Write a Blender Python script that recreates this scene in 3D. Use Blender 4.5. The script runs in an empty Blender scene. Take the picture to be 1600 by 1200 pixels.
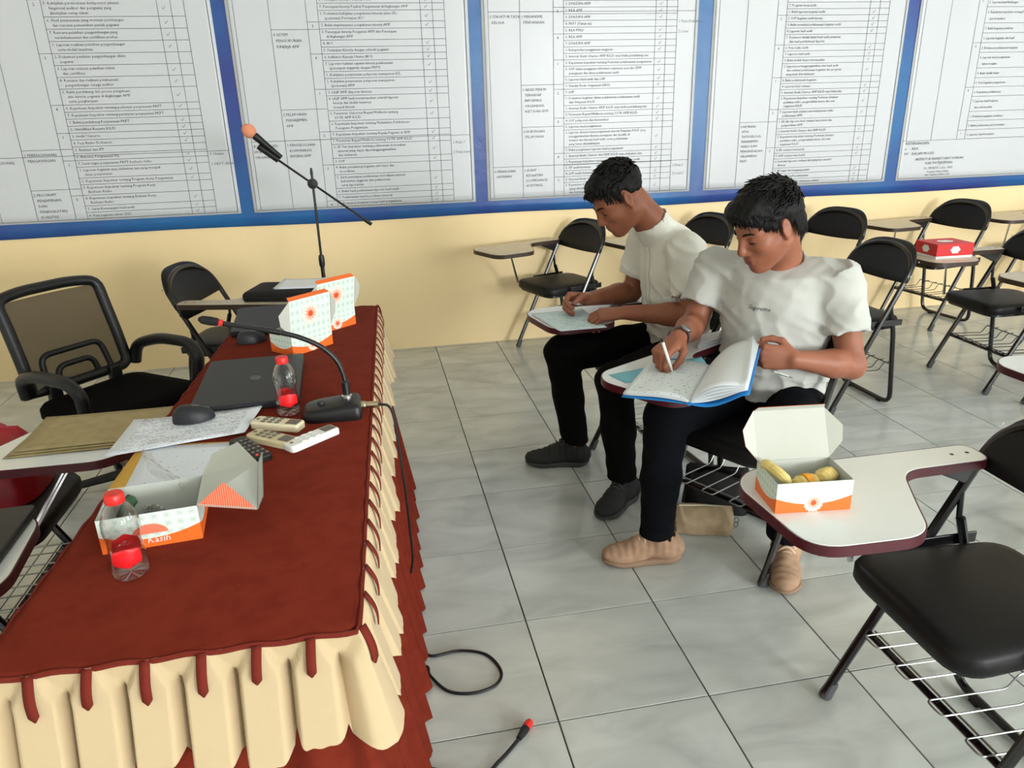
import bpy, bmesh, math, random
import numpy as np
from mathutils import Vector, Matrix
from mathutils.bvhtree import BVHTree
random.seed(7)
sc = bpy.context.scene
COL = sc.collection
PI = math.pi

# ------------------------------------------------------------------ camera
_yaw, _pit, _rol = .1804, .3539, -.0287
_f = Vector((math.sin(_yaw)*math.cos(_pit), math.cos(_yaw)*math.cos(_pit), -math.sin(_pit)))
_r = Vector((math.cos(_yaw), -math.sin(_yaw), 0)); _u = _r.cross(_f)
_r2 = math.cos(_rol)*_r+math.sin(_rol)*_u; _u2 = -math.sin(_rol)*_r+math.cos(_rol)*_u
cam_d = bpy.data.cameras.new('camera'); cam = bpy.data.objects.new('camera', cam_d); COL.objects.link(cam)
M = Matrix.Identity(4)
for i in range(3):
    M[i][0], M[i][1], M[i][2] = _r2[i], _u2[i], -_f[i]
M.translation = (-.35116, -4.65048, 1.43524)
cam.matrix_world = M
cam_d.sensor_fit = 'HORIZONTAL'; cam_d.sensor_width = 36; cam_d.lens = 36*1166.71/1600
cam_d.clip_start = .05
sc.camera = cam

# ------------------------------------------------------------------ world, daylight, exposure
w = bpy.data.worlds.new('world'); sc.world = w; w.use_nodes = True
w.node_tree.nodes['Background'].inputs[0].default_value = (.80, .90, 1.0, 1)
w.node_tree.nodes['Background'].inputs[1].default_value = 1.0
def area(name, loc, target, sx, sy, power, col=(1, 1, 1)):
    d = bpy.data.lights.new(name, 'AREA'); d.shape = 'RECTANGLE'; d.size = sx; d.size_y = sy
    d.energy = power; d.color = col
    o = bpy.data.objects.new(name, d); COL.objects.link(o); o.location = loc
    o.rotation_euler = (Vector(target)-Vector(loc)).to_track_quat('-Z', 'Y').to_euler()
    return o
# daylight entering by the windows of the right wall and of the wall behind the photographer
area('daylight_window_right_a', (6.05, -2.7, 1.75), (5.0, -2.7, 1.70), 1.9, 1.7, 16, (.92, .97, 1.0))
area('daylight_window_right_b', (6.05, -5.6, 1.75), (5.0, -5.6, 1.70), 1.9, 1.7, 55, (.92, .97, 1.0))
area('daylight_window_right_c', (6.05, -8.9, 1.75), (5.0, -8.9, 1.70), 1.9, 1.7, 115, (.92, .97, 1.0))
area('daylight_window_front_a', (4.2, -11.35, 1.8), (4.2, -10.0, 1.75), 2.2, 1.7, 520, (.93, .97, 1.0))
area('daylight_window_front_b', (.2, -11.35, 1.8), (.2, -10.0, 1.75), 2.2, 1.7, 40, (.93, .97, 1.0))
sc.view_settings.view_transform = 'Standard'; sc.view_settings.look = 'None'
sc.view_settings.exposure = 0.08; sc.view_settings.gamma = 1; sc.view_settings.use_curve_mapping = False

# ------------------------------------------------------------------ materials
def lin(c):
    def g(v):
        v /= 255.
        return v/12.92 if v <= .04045 else ((v+.055)/1.055)**2.4
    return (g(c[0]), g(c[1]), g(c[2]), 1)
MATS = {}
def mat(name, col, rough=.5, metal=0, spec=.5, noise=None, bump=None, trans=0, ior=1.45, alpha=1, coat=0, sheen=0, stretch=None, sss=0):
    """noise=(scale, second colour, lo, hi); bump=(scale, strength, distance)"""
    if name in MATS: return MATS[name]
    m = bpy.data.materials.new(name); m.use_nodes = True; MATS[name] = m
    nt = m.node_tree; b = nt.nodes['Principled BSDF']; I = b.inputs
    I['Base Color'].default_value = lin(col); I['Roughness'].default_value = rough; I['Metallic'].default_value = metal
    I['Specular IOR Level'].default_value = spec; I['Transmission Weight'].default_value = trans; I['IOR'].default_value = ior
    I['Alpha'].default_value = alpha; I['Coat Weight'].default_value = coat; I['Sheen Weight'].default_value = sheen
    if sss:
        I['Subsurface Weight'].default_value = sss; I['Subsurface Radius'].default_value = (.012, .005, .003); I['Subsurface Scale'].default_value = .6
    tc = nt.nodes.new('ShaderNodeTexCoord'); src = tc.outputs['Object']
    if stretch:
        mp = nt.nodes.new('ShaderNodeMapping'); mp.inputs['Scale'].default_value = stretch
        nt.links.new(src, mp.inputs['Vector']); src = mp.outputs[0]
    if noise:
        n = nt.nodes.new('ShaderNodeTexNoise'); n.inputs['Scale'].default_value = noise[0]; n.inputs['Detail'].default_value = 5
        nt.links.new(src, n.inputs['Vector'])
        r = nt.nodes.new('ShaderNodeValToRGB'); r.color_ramp.elements[0].position = noise[2]; r.color_ramp.elements[1].position = noise[3]
        r.color_ramp.elements[0].color = lin(col); r.color_ramp.elements[1].color = lin(noise[1])
        nt.links.new(n.outputs['Fac'], r.inputs['Fac']); nt.links.new(r.outputs[0], I['Base Color'])
    if bump:
        n = nt.nodes.new('ShaderNodeTexNoise'); n.inputs['Scale'].default_value = bump[0]; n.inputs['Detail'].default_value = 4
        nt.links.new(src, n.inputs['Vector'])
        bp = nt.nodes.new('ShaderNodeBump'); bp.inputs['Strength'].default_value = bump[1]; bp.inputs['Distance'].default_value = bump[2]
        nt.links.new(n.outputs['Fac'], bp.inputs['Height']); nt.links.new(bp.outputs[0], I['Normal'])
    return m

mat('wall_paint', (248, 222, 172), .62, noise=(1.3, (243, 215, 162), .35, .75), bump=(60, .12, .004))
mat('plain_paint', (236, 232, 220), .7)
mat('ceiling_paint', (238, 238, 232), .8)
mat('grout', (84, 84, 80), .9, spec=.1)
mat('vinyl_blue', (38, 102, 160), .33, noise=(.9, (50, 62, 136), .42, .62), bump=(9, .25, .01))
mat('print_paper', (206, 208, 211), .34, bump=(5, .18, .008))
mat('print_ink', (70, 72, 78), .55)
mat('pen_ink', (120, 122, 130), .6)
mat('black_vinyl', (17, 16, 17), .45, spec=.28, bump=(420, .12, .0006))
mat('black_tube', (16, 15, 16), .22, spec=.6)
mat('grey_rubber', (74, 74, 76), .7)
mat('black_plastic', (17, 17, 19), .42)
mat('dark_plastic', (30, 31, 36), .5, bump=(300, .1, .0004))
mat('chrome', (200, 200, 205), .18, metal=1)
mat('steel', (150, 150, 150), .35, metal=1)
mat('white_laminate', (226, 228, 226), .16, spec=.6)
mat('beige_laminate', (206, 192, 170), .3, noise=(18, (190, 176, 152), .4, .7))
mat('maroon_edge', (74, 22, 32), .35)
mat('brown_edge', (62, 46, 36), .45)
mat('maroon_cloth', (112, 40, 26), .92, spec=.1, noise=(26, (102, 34, 21), .4, .7), bump=(700, .25, .0006))
mat('maroon_strap', (112, 40, 30), .9, spec=.15)
mat('cream_cloth', (196, 173, 137), .7, spec=.2, sheen=.1, bump=(500, .12, .0006))
mat('mesh_fabric', (58, 52, 46), .9, alpha=.55)
mat('black_fabric', (9, 8, 8), .95, spec=.1)
mat('skin_far', (148, 92, 68), .48, spec=.4, noise=(14, (136, 82, 59), .4, .7), bump=(180, .12, .0008), sss=.12)
mat('skin_near', (154, 97, 73), .46, spec=.4, noise=(14, (141, 86, 64), .4, .7), bump=(180, .12, .0008), sss=.12)
mat('lip_skin', (134, 76, 66), .45, spec=.4)
mat('hair_black', (9, 8, 8), .55, spec=.25, stretch=(1, 1, .35), bump=(240, .8, .004))
mat('shirt_cotton', (222, 220, 210), .9, spec=.15, sheen=.1, bump=(260, .2, .0012))
mat('tshirt_cotton', (190, 190, 184), .9, spec=.15, sheen=.1, bump=(300, .15, .001))
mat('trouser_black', (10, 9, 9), .92, spec=.12, bump=(300, .2, .0008))
mat('trouser_navy', (13, 14, 19), .92, spec=.12, bump=(300, .2, .0008))
mat('shoe_black', (34, 35, 34), .8, bump=(320, .3, .001))
mat('sole_grey', (64, 64, 62), .8)
mat('shoe_tan', (176, 142, 116), .8, noise=(40, (160, 126, 100), .4, .7), bump=(240, .3, .001))
mat('sole_tan', (152, 124, 100), .8, bump=(160, .5, .002))
mat('lace_tan', (214, 186, 158), .9)
mat('lace_black', (58, 58, 58), .9)
mat('white_plastic', (234, 234, 230), .3)
mat('cream_plastic', (226, 214, 182), .38)
mat('beige_plastic', (204, 190, 150), .42)
mat('grey_print', (110, 104, 96), .6)
mat('red_plastic', (222, 40, 34), .34)
mat('red_label', (222, 28, 34), .35)
mat('paper_white', (232, 234, 238), .75)
mat('page_white', (226, 230, 232), .7)
mat('kraft_paper', (172, 154, 112), .85, noise=(30, (160, 142, 100), .4, .7))
mat('yellow_paper', (214, 164, 66), .8)
mat('cyan_card', (120, 184, 200), .55)
mat('blue_card', (30, 128, 200), .45)
mat('card_inside', (192, 193, 183), .8)
mat('card_grey', (196, 198, 190), .85)
mat('card_orange', (238, 108, 42), .5)
mat('salmon_foam', (226, 146, 112), .9, bump=(300, .5, .001))
mat('pastry', (232, 206, 132), .7, noise=(40, (220, 180, 92), .4, .7))
mat('filling_orange', (236, 160, 40), .5)
mat('banana_skin', (228, 206, 130), .6, noise=(30, (196, 168, 84), .5, .8))
mat('banana_tip', (140, 96, 40), .7)
mat('leaf_green', (44, 74, 46), .6)
mat('red_leather', (176, 26, 40), .4, noise=(12, (140, 16, 30), .4, .7), bump=(8, .3, .02))
mat('red_card', (206, 44, 44), .5)
mat('canvas_tan', (186, 164, 132), .9, noise=(30, (170, 146, 114), .4, .7), bump=(400, .3, .001))
mat('bag_black', (16, 14, 14), .8, bump=(30, .4, .01))
mat('cable_black', (18, 18, 18), .5)
mat('gold_metal', (190, 176, 150), .3, metal=1)
mat('window_frame', (120, 96, 70), .5)

def glassy(name, tint, a):
    m = bpy.data.materials.new(name); m.use_nodes = True; nt = m.node_tree; nt.nodes.clear(); MATS[name] = m
    out = nt.nodes.new('ShaderNodeOutputMaterial'); mix = nt.nodes.new('ShaderNodeMixShader')
    tr = nt.nodes.new('ShaderNodeBsdfTransparent'); gl = nt.nodes.new('ShaderNodeBsdfGlossy'); fr = nt.nodes.new('ShaderNodeLayerWeight')
    tr.inputs[0].default_value = tint; gl.inputs['Roughness'].default_value = .06; fr.inputs['Blend'].default_value = a
    mm = nt.nodes.new('ShaderNodeMath'); mm.operation = 'MULTIPLY'; mm.inputs[1].default_value = .85; nt.links.new(fr.outputs['Facing'], mm.inputs[0]); nt.links.new(mm.outputs[0], mix.inputs[0]); nt.links.new(tr.outputs[0], mix.inputs[1]); nt.links.new(gl.outputs[0], mix.inputs[2])
    nt.links.new(mix.outputs[0], out.inputs[0])
    return m
glassy('clear_plastic', (.90, .90, .91, 1), .42)
glassy('cling_film', (.93, .93, .93, 1), .35)
glassy('window_glass', (.97, .98, .98, 1), .05)

def tile_material():
    m = bpy.data.materials.new('floor_tile'); m.use_nodes = True; MATS['floor_tile'] = m
    nt = m.node_tree; L = nt.links; b = nt.nodes['Principled BSDF']
    tc = nt.nodes.new('ShaderNodeTexCoord'); oi = nt.nodes.new('ShaderNodeObjectInfo')
    mul = nt.nodes.new('ShaderNodeMath'); mul.operation = 'MULTIPLY'; mul.inputs[1].default_value = 57.
    L.new(oi.outputs['Random'], mul.inputs[0])
    add = nt.nodes.new('ShaderNodeVectorMath'); add.operation = 'ADD'
    L.new(tc.outputs['Object'], add.inputs[0]); L.new(mul.outputs[0], add.inputs[1])
    mp = nt.nodes.new('ShaderNodeMapping'); mp.inputs['Rotation'].default_value = (0, 0, .9); mp.inputs['Scale'].default_value = (1, 2.2, 1)
    L.new(add.outputs[0], mp.inputs[0])
    n1 = nt.nodes.new('ShaderNodeTexNoise'); n1.inputs['Scale'].default_value = 3.2; n1.inputs['Detail'].default_value = 7; n1.inputs['Distortion'].default_value = .9
    L.new(mp.outputs[0], n1.inputs['Vector'])
    r = nt.nodes.new('ShaderNodeValToRGB'); e = r.color_ramp.elements
    e[0].position = .25; e[0].color = lin((172, 175, 171)); e[1].position = .66; e[1].color = lin((208, 211, 206))
    x = e.new(.46); x.color = lin((193, 196, 191))
    L.new(n1.outputs['Fac'], r.inputs['Fac']); L.new(r.outputs[0], b.inputs['Base Color'])
    b.inputs['Roughness'].default_value = .14; b.inputs['Specular IOR Level'].default_value = .5
    n2 = nt.nodes.new('ShaderNodeTexNoise'); n2.inputs['Scale'].default_value = 5; L.new(add.outputs[0], n2.inputs['Vector'])
    mr = nt.nodes.new('ShaderNodeMapRange'); mr.inputs[3].default_value = .10; mr.inputs[4].default_value = .24
    L.new(n2.outputs['Fac'], mr.inputs[0]); L.new(mr.outputs[0], b.inputs['Roughness'])
tile_material()

def print_material(name, base, dark, scale, rows, amount):
    """small printed or handwritten lines, in the sheet's own UV"""
    m = bpy.data.materials.new(name); m.use_nodes = True; MATS[name] = m
    nt = m.node_tree; L = nt.links; b = nt.nodes['Principled BSDF']; b.inputs['Roughness'].default_value = .75
    uv = nt.nodes.new('ShaderNodeTexCoord')
    sep = nt.nodes.new('ShaderNodeSeparateXYZ'); L.new(uv.outputs['UV'], sep.inputs[0])
    def math_(op, a, bb):
        n = nt.nodes.new('ShaderNodeMath'); n.operation = op
        for i, v in enumerate((a, bb)):
            if v is None: continue
            if isinstance(v, (int, float)): n.inputs[i].default_value = v
            else: L.new(v, n.inputs[i])
        return n.outputs[0]
    v = math_('MULTIPLY', sep.outputs['Y'], rows)
    fr = math_('FRACT', v, None); fl = math_('FLOOR', v, None)
    line = math_('MULTIPLY', math_('GREATER_THAN', fr, .32), math_('LESS_THAN', fr, .72))
    cmb = nt.nodes.new('ShaderNodeCombineXYZ'); L.new(math_('MULTIPLY', sep.outputs['X'], scale), cmb.inputs[0]); L.new(math_('MULTIPLY', fl, 7.31), cmb.inputs[1])
    no = nt.nodes.new('ShaderNodeTexNoise'); no.inputs['Scale'].default_value = 1; no.inputs['Detail'].default_value = 2; L.new(cmb.outputs[0], no.inputs['Vector'])
    word = math_('GREATER_THAN', no.outputs['Fac'], 1-amount)
    cm2 = nt.nodes.new('ShaderNodeCombineXYZ'); L.new(math_('MULTIPLY', sep.outputs['X'], 3.), cm2.inputs[0]); L.new(math_('MULTIPLY', fl, .37), cm2.inputs[1])
    n2 = nt.nodes.new('ShaderNodeTexNoise'); n2.inputs['Scale'].default_value = 1.3; L.new(cm2.outputs[0], n2.inputs['Vector'])
    para = math_('GREATER_THAN', n2.outputs['Fac'], .46)
    mx = math_('MULTIPLY', math_('GREATER_THAN', sep.outputs['X'], .08), math_('LESS_THAN', sep.outputs['X'], .92))
    fac = math_('MULTIPLY', math_('MULTIPLY', math_('MULTIPLY', line, word), para), math_('MULTIPLY', mx, .75))
    mix = nt.nodes.new('ShaderNodeMix'); mix.data_type = 'RGBA'; mix.inputs[6].default_value = lin(base); mix.inputs[7].default_value = lin(dark)
    L.new(fac, mix.inputs[0]); L.new(mix.outputs[2], b.inputs['Base Color'])
print_material('printed_sheet', (228, 231, 238), (90, 94, 104), 42, 34, .52)
print_material('sparse_sheet', (224, 228, 236), (90, 94, 104), 30, 26, .36)
print_material('written_page', (224, 229, 231), (170, 178, 184), 26, 15, .46)
print_material('blue_form', (206, 226, 228), (120, 140, 150), 34, 24, .5)

def box_print(name, emblem):
    """mint carton with grey flowers, orange wave along the foot and a sun burst, in face UV"""
    m = bpy.data.materials.new(name); m.use_nodes = True; MATS[name] = m
    nt = m.node_tree; L = nt.links; b = nt.nodes['Principled BSDF']; b.inputs['Roughness'].default_value = .4
    uv = nt.nodes.new('ShaderNodeTexCoord'); sep = nt.nodes.new('ShaderNodeSeparateXYZ'); L.new(uv.outputs['UV'], sep.inputs[0])
    def ma(op, *a):
        n = nt.nodes.new('ShaderNodeMath'); n.operation = op
        for i, v in enumerate(a):
            if isinstance(v, (int, float)): n.inputs[i].default_value = v
            else: L.new(v, n.inputs[i])
        return n.outputs[0]
    def mixc(f, a, c):
        n = nt.nodes.new('ShaderNodeMix'); n.data_type = 'RGBA'
        if isinstance(f, float): n.inputs[0].default_value = f
        else: L.new(f, n.inputs[0])
        for i, v in ((6, a), (7, c)):
            if isinstance(v, tuple): n.inputs[i].default_value = v
            else: L.new(v, n.inputs[i])
        return n.outputs[2]
    X, Y = sep.outputs['X'], sep.outputs['Y']
    # flowers: a grid of soft grey rosettes
    gx = ma('SUBTRACT', ma('FRACT', ma('MULTIPLY', X, 8.)), .5); gy = ma('SUBTRACT', ma('FRACT', ma('MULTIPLY', Y, 4.)), .5)
    rr = ma('SQRT', ma('ADD', ma('MULTIPLY', gx, gx), ma('MULTIPLY', gy, gy)))
    an = ma('ARCTAN2', gy, gx)
    pet = ma('ADD', .24, ma('MULTIPLY', .12, ma('COSINE', ma('MULTIPLY', an, 6.))))
    fl = ma('MULTIPLY', ma('LESS_THAN', rr, pet), .42)
    c = mixc(fl, lin((222, 238, 226)), lin((150, 172, 160)))
    # wave
    t = ma('SUBTRACT', ma('MULTIPLY', X, 2.), 1.)
    h = ma('ADD', .26, ma('MULTIPLY', .24, ma('MULTIPLY', t, t)))
    if name != 'carton_lid': c = mixc(ma('LESS_THAN', Y, h), c, lin((240, 112, 40)))
    if emblem:
        ex = ma('MULTIPLY', ma('SUBTRACT', X, .5), emblem[1]); ey = ma('SUBTRACT', Y, emblem[0])
        er = ma('SQRT', ma('ADD', ma('MULTIPLY', ex, ex), ma('MULTIPLY', ey, ey)))
        ea = ma('ARCTAN2', ey, ex)
        sc_ = ma('ADD', .30, ma('MULTIPLY', .02, ma('COSINE', ma('MULTIPLY', ea, 16.))))
        c = mixc(ma('LESS_THAN', er, sc_), c, lin((246, 226, 214)))
        c = mixc(ma('LESS_THAN', er, ma('ADD', .15, ma('MULTIPLY', .06, ma('COSINE', ma('MULTIPLY', ea, 12.))))), c, lin((244, 150, 110)))
        c = mixc(ma('LESS_THAN', er, .085), c, lin((232, 84, 40)))
    L.new(c, b.inputs['Base Color'])
box_print('carton_front', (.30, 2.4)); box_print('carton_side', None); box_print('carton_lid', (.5, 1.5))
def dots_material():
    m = bpy.data.materials.new('orange_dots'); m.use_nodes = True; MATS['orange_dots'] = m
    nt = m.node_tree; L = nt.links; b = nt.nodes['Principled BSDF']; b.inputs['Roughness'].default_value = .5
    tc = nt.nodes.new('ShaderNodeTexCoord'); v = nt.nodes.new('ShaderNodeTexVoronoi'); v.inputs['Scale'].default_value = 26; v.inputs['Randomness'].default_value = 0
    L.new(tc.outputs['UV'], v.inputs['Vector'])
    r = nt.nodes.new('ShaderNodeValToRGB'); r.color_ramp.interpolation = 'CONSTANT'
    r.color_ramp.elements[0].color = lin((250, 190, 160)); r.color_ramp.elements[1].color = lin((236, 96, 62)); r.color_ramp.elements[1].position = .28
    L.new(v.outputs['Distance'], r.inputs['Fac']); L.new(r.outputs[0], b.inputs['Base Color'])
dots_material()

# ------------------------------------------------------------------ helpers
def link(o, parent=None):
    COL.objects.link(o)
    if parent: o.parent = parent
    return o
def tag(o, label=None, cat=None, group=None, kind=None):
    if label: o['label'] = label
    if cat: o['category'] = cat
    if group: o['group'] = group
    if kind: o['kind'] = kind
    return o
def thing(name, label, cat, loc=(0, 0, 0), rz=0, group=None, rot=None):
    o = link(bpy.data.objects.new(name, None)); o.empty_display_size = .1
    o.location = loc; o.rotation_euler = rot if rot else (0, 0, rz)
    return tag(o, label, cat, group)
def copy_tree(o, parent=None):
    c = o.copy(); COL.objects.link(c); c.parent = parent
    for ch in list(o.children): copy_tree(ch, c)
    return c
def V3(p): return Vector(p)
def frame(d):
    d = Vector(d).normalized(); a = Vector((0, 0, 1)) if abs(d.z) < .9 else Vector((1, 0, 0))
    x = d.cross(a).normalized(); return x, d.cross(x).normalized()
def smooth_path(pts, n=6):
    """Catmull-Rom through the points"""
    P = [Vector(p) for p in pts]; out = []
    for i in range(len(P)-1):
        a = P[i-1] if i else P[0]*2-P[1]; b, c = P[i], P[i+1]; d = P[i+2] if i+2 < len(P) else P[-1]*2-P[-2]
        for k in range(n):
            t = k/n
            out.append(.5*((2*b)+(c-a)*t+(2*a-5*b+4*c-d)*t*t+(3*b-a-3*c+d)*t**3))
    out.append(P[-1]); return out
def round_path(pts, r, n=5):
    """polyline with its corners rounded"""
    P = [Vector(p) for p in pts]; out = [P[0]]
    for i in range(1, len(P)-1):
        a, b, c = P[i-1], P[i], P[i+1]
        r_ = min(r, (a-b).length*.49, (c-b).length*.49)
        p, q = b+(a-b).normalized()*r_, b+(c-b).normalized()*r_
        for k in range(n+1):
            t = k/n; out.append((1-t)**2*p+2*t*(1-t)*b+t*t*q)
    out.append(P[-1]); return out
def round_poly(pts, rad, n=5):
    """closed 2-D outline with rounded corners; rad number or list"""
    out = []; m = len(pts)
    for i in range(m):
        a, b, c = Vector(pts[i-1]), Vector(pts[i]), Vector(pts[(i+1) % m])
        r = rad[i] if isinstance(rad, (list, tuple)) else rad
        if r <= 0: out.append(tuple(b)); continue
        r = min(r, (a-b).length*.49, (c-b).length*.49)
        p, q = b+(a-b).normalized()*r, b+(c-b).normalized()*r
        for k in range(n+1):
            t = k/n; v = (1-t)**2*p+2*t*(1-t)*b+t*t*q; out.append((v.x, v.y))
    return out
class MB:
    def __init__(s): s.v = []; s.f = []; s.uv = {}
    def add(s, vs, fs):
        b = len(s.v); s.v += [tuple(v) for v in vs]; s.f += [tuple(b+i for i in f) for f in fs]; return s
    def box(s, c, size, R=None):
        hx, hy, hz = [q/2 for q in size]; vs = []
        for x in (-hx, hx):
            for y in (-hy, hy):
                for z in (-hz, hz):
                    v = Vector((x, y, z))
                    if R is not None: v = R @ v
                    vs.append(v+Vector(c))
        return s.add(vs, [(0, 1, 3, 2), (4, 6, 7, 5), (0, 4, 5, 1), (2, 3, 7, 6), (0, 2, 6, 4), (1, 5, 7, 3)])
    def tube(s, path, r, n=8, cap=True, closed=False):
        P = [Vector(p) for p in path]; m = len(P); rs = r if isinstance(r, (list, tuple)) else [r]*m
        vs = []; fs = []; up = None
        for i in range(m):
            a = P[i-1] if (i or closed) else P[0]; b = P[(i+1) % m] if (i < m-1 or closed) else P[-1]
            d = (b-a).normalized() if (b-a).length > 1e-9 else Vector((0, 0, 1))
            if up is None: x, y = frame(d)
            else:
                x = (up-d*up.dot(d))
                x = x.normalized() if x.length > 1e-6 else frame(d)[0]
                y = d.cross(x)
            up = x
            for k in range(n):
                t = 2*PI*k/n; vs.append(P[i]+(x*math.cos(t)+y*math.sin(t))*rs[i])
        for i in range(m if closed else m-1):
            j = (i+1) % m
            for k in range(n):
                fs.append((i*n+k, i*n+(k+1) % n, j*n+(k+1) % n, j*n+k))
        if cap and not closed:
            fs.append(tuple(range(n-1, -1, -1))); fs.append(tuple((m-1)*n+k for k in range(n)))
        return s.add(vs, fs)
    def lathe(s, prof, n=24, c=(0, 0, 0), R=None, close=True):
        vs = []; fs = []; m = len(prof)
        for r, z in prof:
            for k in range(n):
                t = 2*PI*k/n; v = Vector((r*math.cos(t), r*math.sin(t), z))
                if R is not None: v = R @ v
                vs.append(v+Vector(c))
        for i in range(m-1):
            for k in range(n): fs.append((i*n+k, i*n+(k+1) % n, (i+1)*n+(k+1) % n, (i+1)*n+k))
        if close:
            fs.append(tuple(range(n-1, -1, -1))); fs.append(tuple((m-1)*n+k for k in range(n)))
        return s.add(vs, fs)
    def prism(s, out, z0, z1, inset=0, step=0):
        """outline extruded; inset/step rounds the upper rim"""
        n = len(out); cx = sum(p[0] for p in out)/n; cy = sum(p[1] for p in out)/n
        rings = [(out, z0), (out, z1-step)]
        if inset:
            q = []
            for i in range(n):
                a, b, c = Vector(out[i-1]), Vector(out[i]), Vector(out[(i+1) % n])
                t = (c-a)
                t = t.normalized() if t.length > 1e-9 else Vector((1, 0))
                q.append((b.x-t.y*inset, b.y+t.x*inset))
            rings.append((q, z1))
        else: rings[1] = (out, z1)
        vs = [(x, y, z) for ring, z in rings for x, y in ring]; fs = []
        for k in range(len(rings)-1):
            for i in range(n): fs.append((k*n+i, k*n+(i+1) % n, (k+1)*n+(i+1) % n, (k+1)*n+i))
        fs.append(tuple(range(n-1, -1, -1))); fs.append(tuple((len(rings)-1)*n+i for i in range(n)))
        return s.add(vs, fs)
    def grid(s, fn, nu, nv, closed=False):
        vs = [fn(i/(nu if closed else nu-1), j/(nv-1)) for i in range(nu) for j in range(nv)]
        fs = [(i*nv+j, ((i+1) % nu)*nv+j, ((i+1) % nu)*nv+j+1, i*nv+j+1) for i in range(nu if closed else nu-1) for j in range(nv-1)]
        return s.add(vs, fs)
    def quad(s, a, b, c, d, uvs=((0, 0), (1, 0), (1, 1), (0, 1))):
        i = len(s.f); s.add([a, b, c, d], [(0, 1, 2, 3)]); s.uv[i] = uvs; return s
    def poly(s, pts, uvs=None):
        i = len(s.f); s.add(pts, [tuple(range(len(pts)))])
        if uvs: s.uv[i] = uvs
        return s
    def mesh(s, name, m=None, smooth=30):
        me = bpy.data.meshes.new(name); me.from_pydata(s.v, [], s.f); me.update()
        if s.uv:
            u = me.uv_layers.new(name='UVMap')
            for fi, uvs in s.uv.items():
                p = me.polygons[fi]
                for k, li in enumerate(p.loop_indices): u.data[li].uv = uvs[k]
        if m: me.materials.append(MATS[m])
        bm = bmesh.new(); bm.from_mesh(me); bmesh.ops.recalc_face_normals(bm, faces=bm.faces); bm.to_mesh(me); bm.free()
        if smooth:
            for p in me.polygons: p.use_smooth = True
            me.set_sharp_from_angle(angle=math.radians(smooth))
        return me
    def build(s, name, m, parent=None, smooth=30, bevel=0, solid=0, seg=2, subsurf=0):
        o = link(bpy.data.objects.new(name, s.mesh(name, m, smooth)), parent)
        if solid:
            q = o.modifiers.new('solid', 'SOLIDIFY'); q.thickness = solid; q.offset = 0
        if bevel:
            q = o.modifiers.new('bevel', 'BEVEL'); q.width = bevel; q.segments = seg; q.limit_method = 'ANGLE'; q.angle_limit = .6
        if subsurf:
            q = o.modifiers.new('sub', 'SUBSURF'); q.levels = subsurf; q.render_levels = subsurf
        return o
def struct(o): o['kind'] = 'structure'; return o

# text: built as flat meshes, queued so that the scene is evaluated only once
TEXTQ = []
def text(s, size, mtx, key, align='LEFT', shear=0.):
    TEXTQ.append((s, size, mtx, key, align, shear))
TEXTM = {}
def bake_text():
    objs = []
    for s, size, mtx, key, align, shear in TEXTQ:
        c = bpy.data.curves.new('t', 'FONT'); c.body = s; c.size = size; c.align_x = align; c.resolution_u = 1; c.shear = shear
        o = bpy.data.objects.new('t', c); COL.objects.link(o); objs.append((o, mtx, key))
    dg = bpy.context.evaluated_depsgraph_get(); dg.update()
    for o, mtx, key in objs:
        e = o.evaluated_get(dg); me = e.to_mesh()
        b = TEXTM.setdefault(key, MB())
        b.add([mtx @ v.co for v in me.vertices], [tuple(p.vertices) for p in me.polygons])
        e.to_mesh_clear()
    for o, _, _ in objs:
        c = o.data; bpy.data.objects.remove(o); bpy.data.curves.remove(c)
    TEXTQ.clear()

# ------------------------------------------------------------------ the room
X0, X1, Y0, Y1, H = -3.6, 6.2, -11.5, 0., 3.1
struct(MB().box(((X0+X1)/2, .06, H/2), (X1-X0+.24, .12, H)).build('wall_back', 'wall_paint', smooth=0))
struct(MB().box((X0-.06, (Y0+Y1)/2, H/2), (.12, Y1-Y0, H)).build('wall_left', 'plain_paint', smooth=0))
struct(MB().box(((X0+X1)/2, (Y0+Y1)/2, H+.06), (X1-X0+.24, Y1-Y0+.24, .12)).build('ceiling', 'ceiling_paint', smooth=0))
def wall_open(name, along, pos, lo, hi, holes):
    b = MB(); z0, z1 = .9, 2.62
    def seg(a, c, za, zb):
        if along == 'y': b.box((pos, (a+c)/2, (za+zb)/2), (.12, c-a, zb-za))
        else: b.box(((a+c)/2, pos, (za+zb)/2), (c-a, .12, zb-za))
    seg(lo, hi, 0, z0); seg(lo, hi, z1, H); p = lo
    for a, c in holes: seg(p, a, z0, z1); p = c
    seg(p, hi, z0, z1)
    return struct(b.build(name, 'plain_paint', smooth=0))
wall_open('wall_right', 'y', X1+.06, Y0, Y1, [(-9.9, -7.9), (-6.6, -4.6), (-3.7, -1.7)])
wall_open('wall_front', 'x', Y0-.06, X0, X1, [(-.9, 1.3), (3.1, 5.3)])
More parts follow.
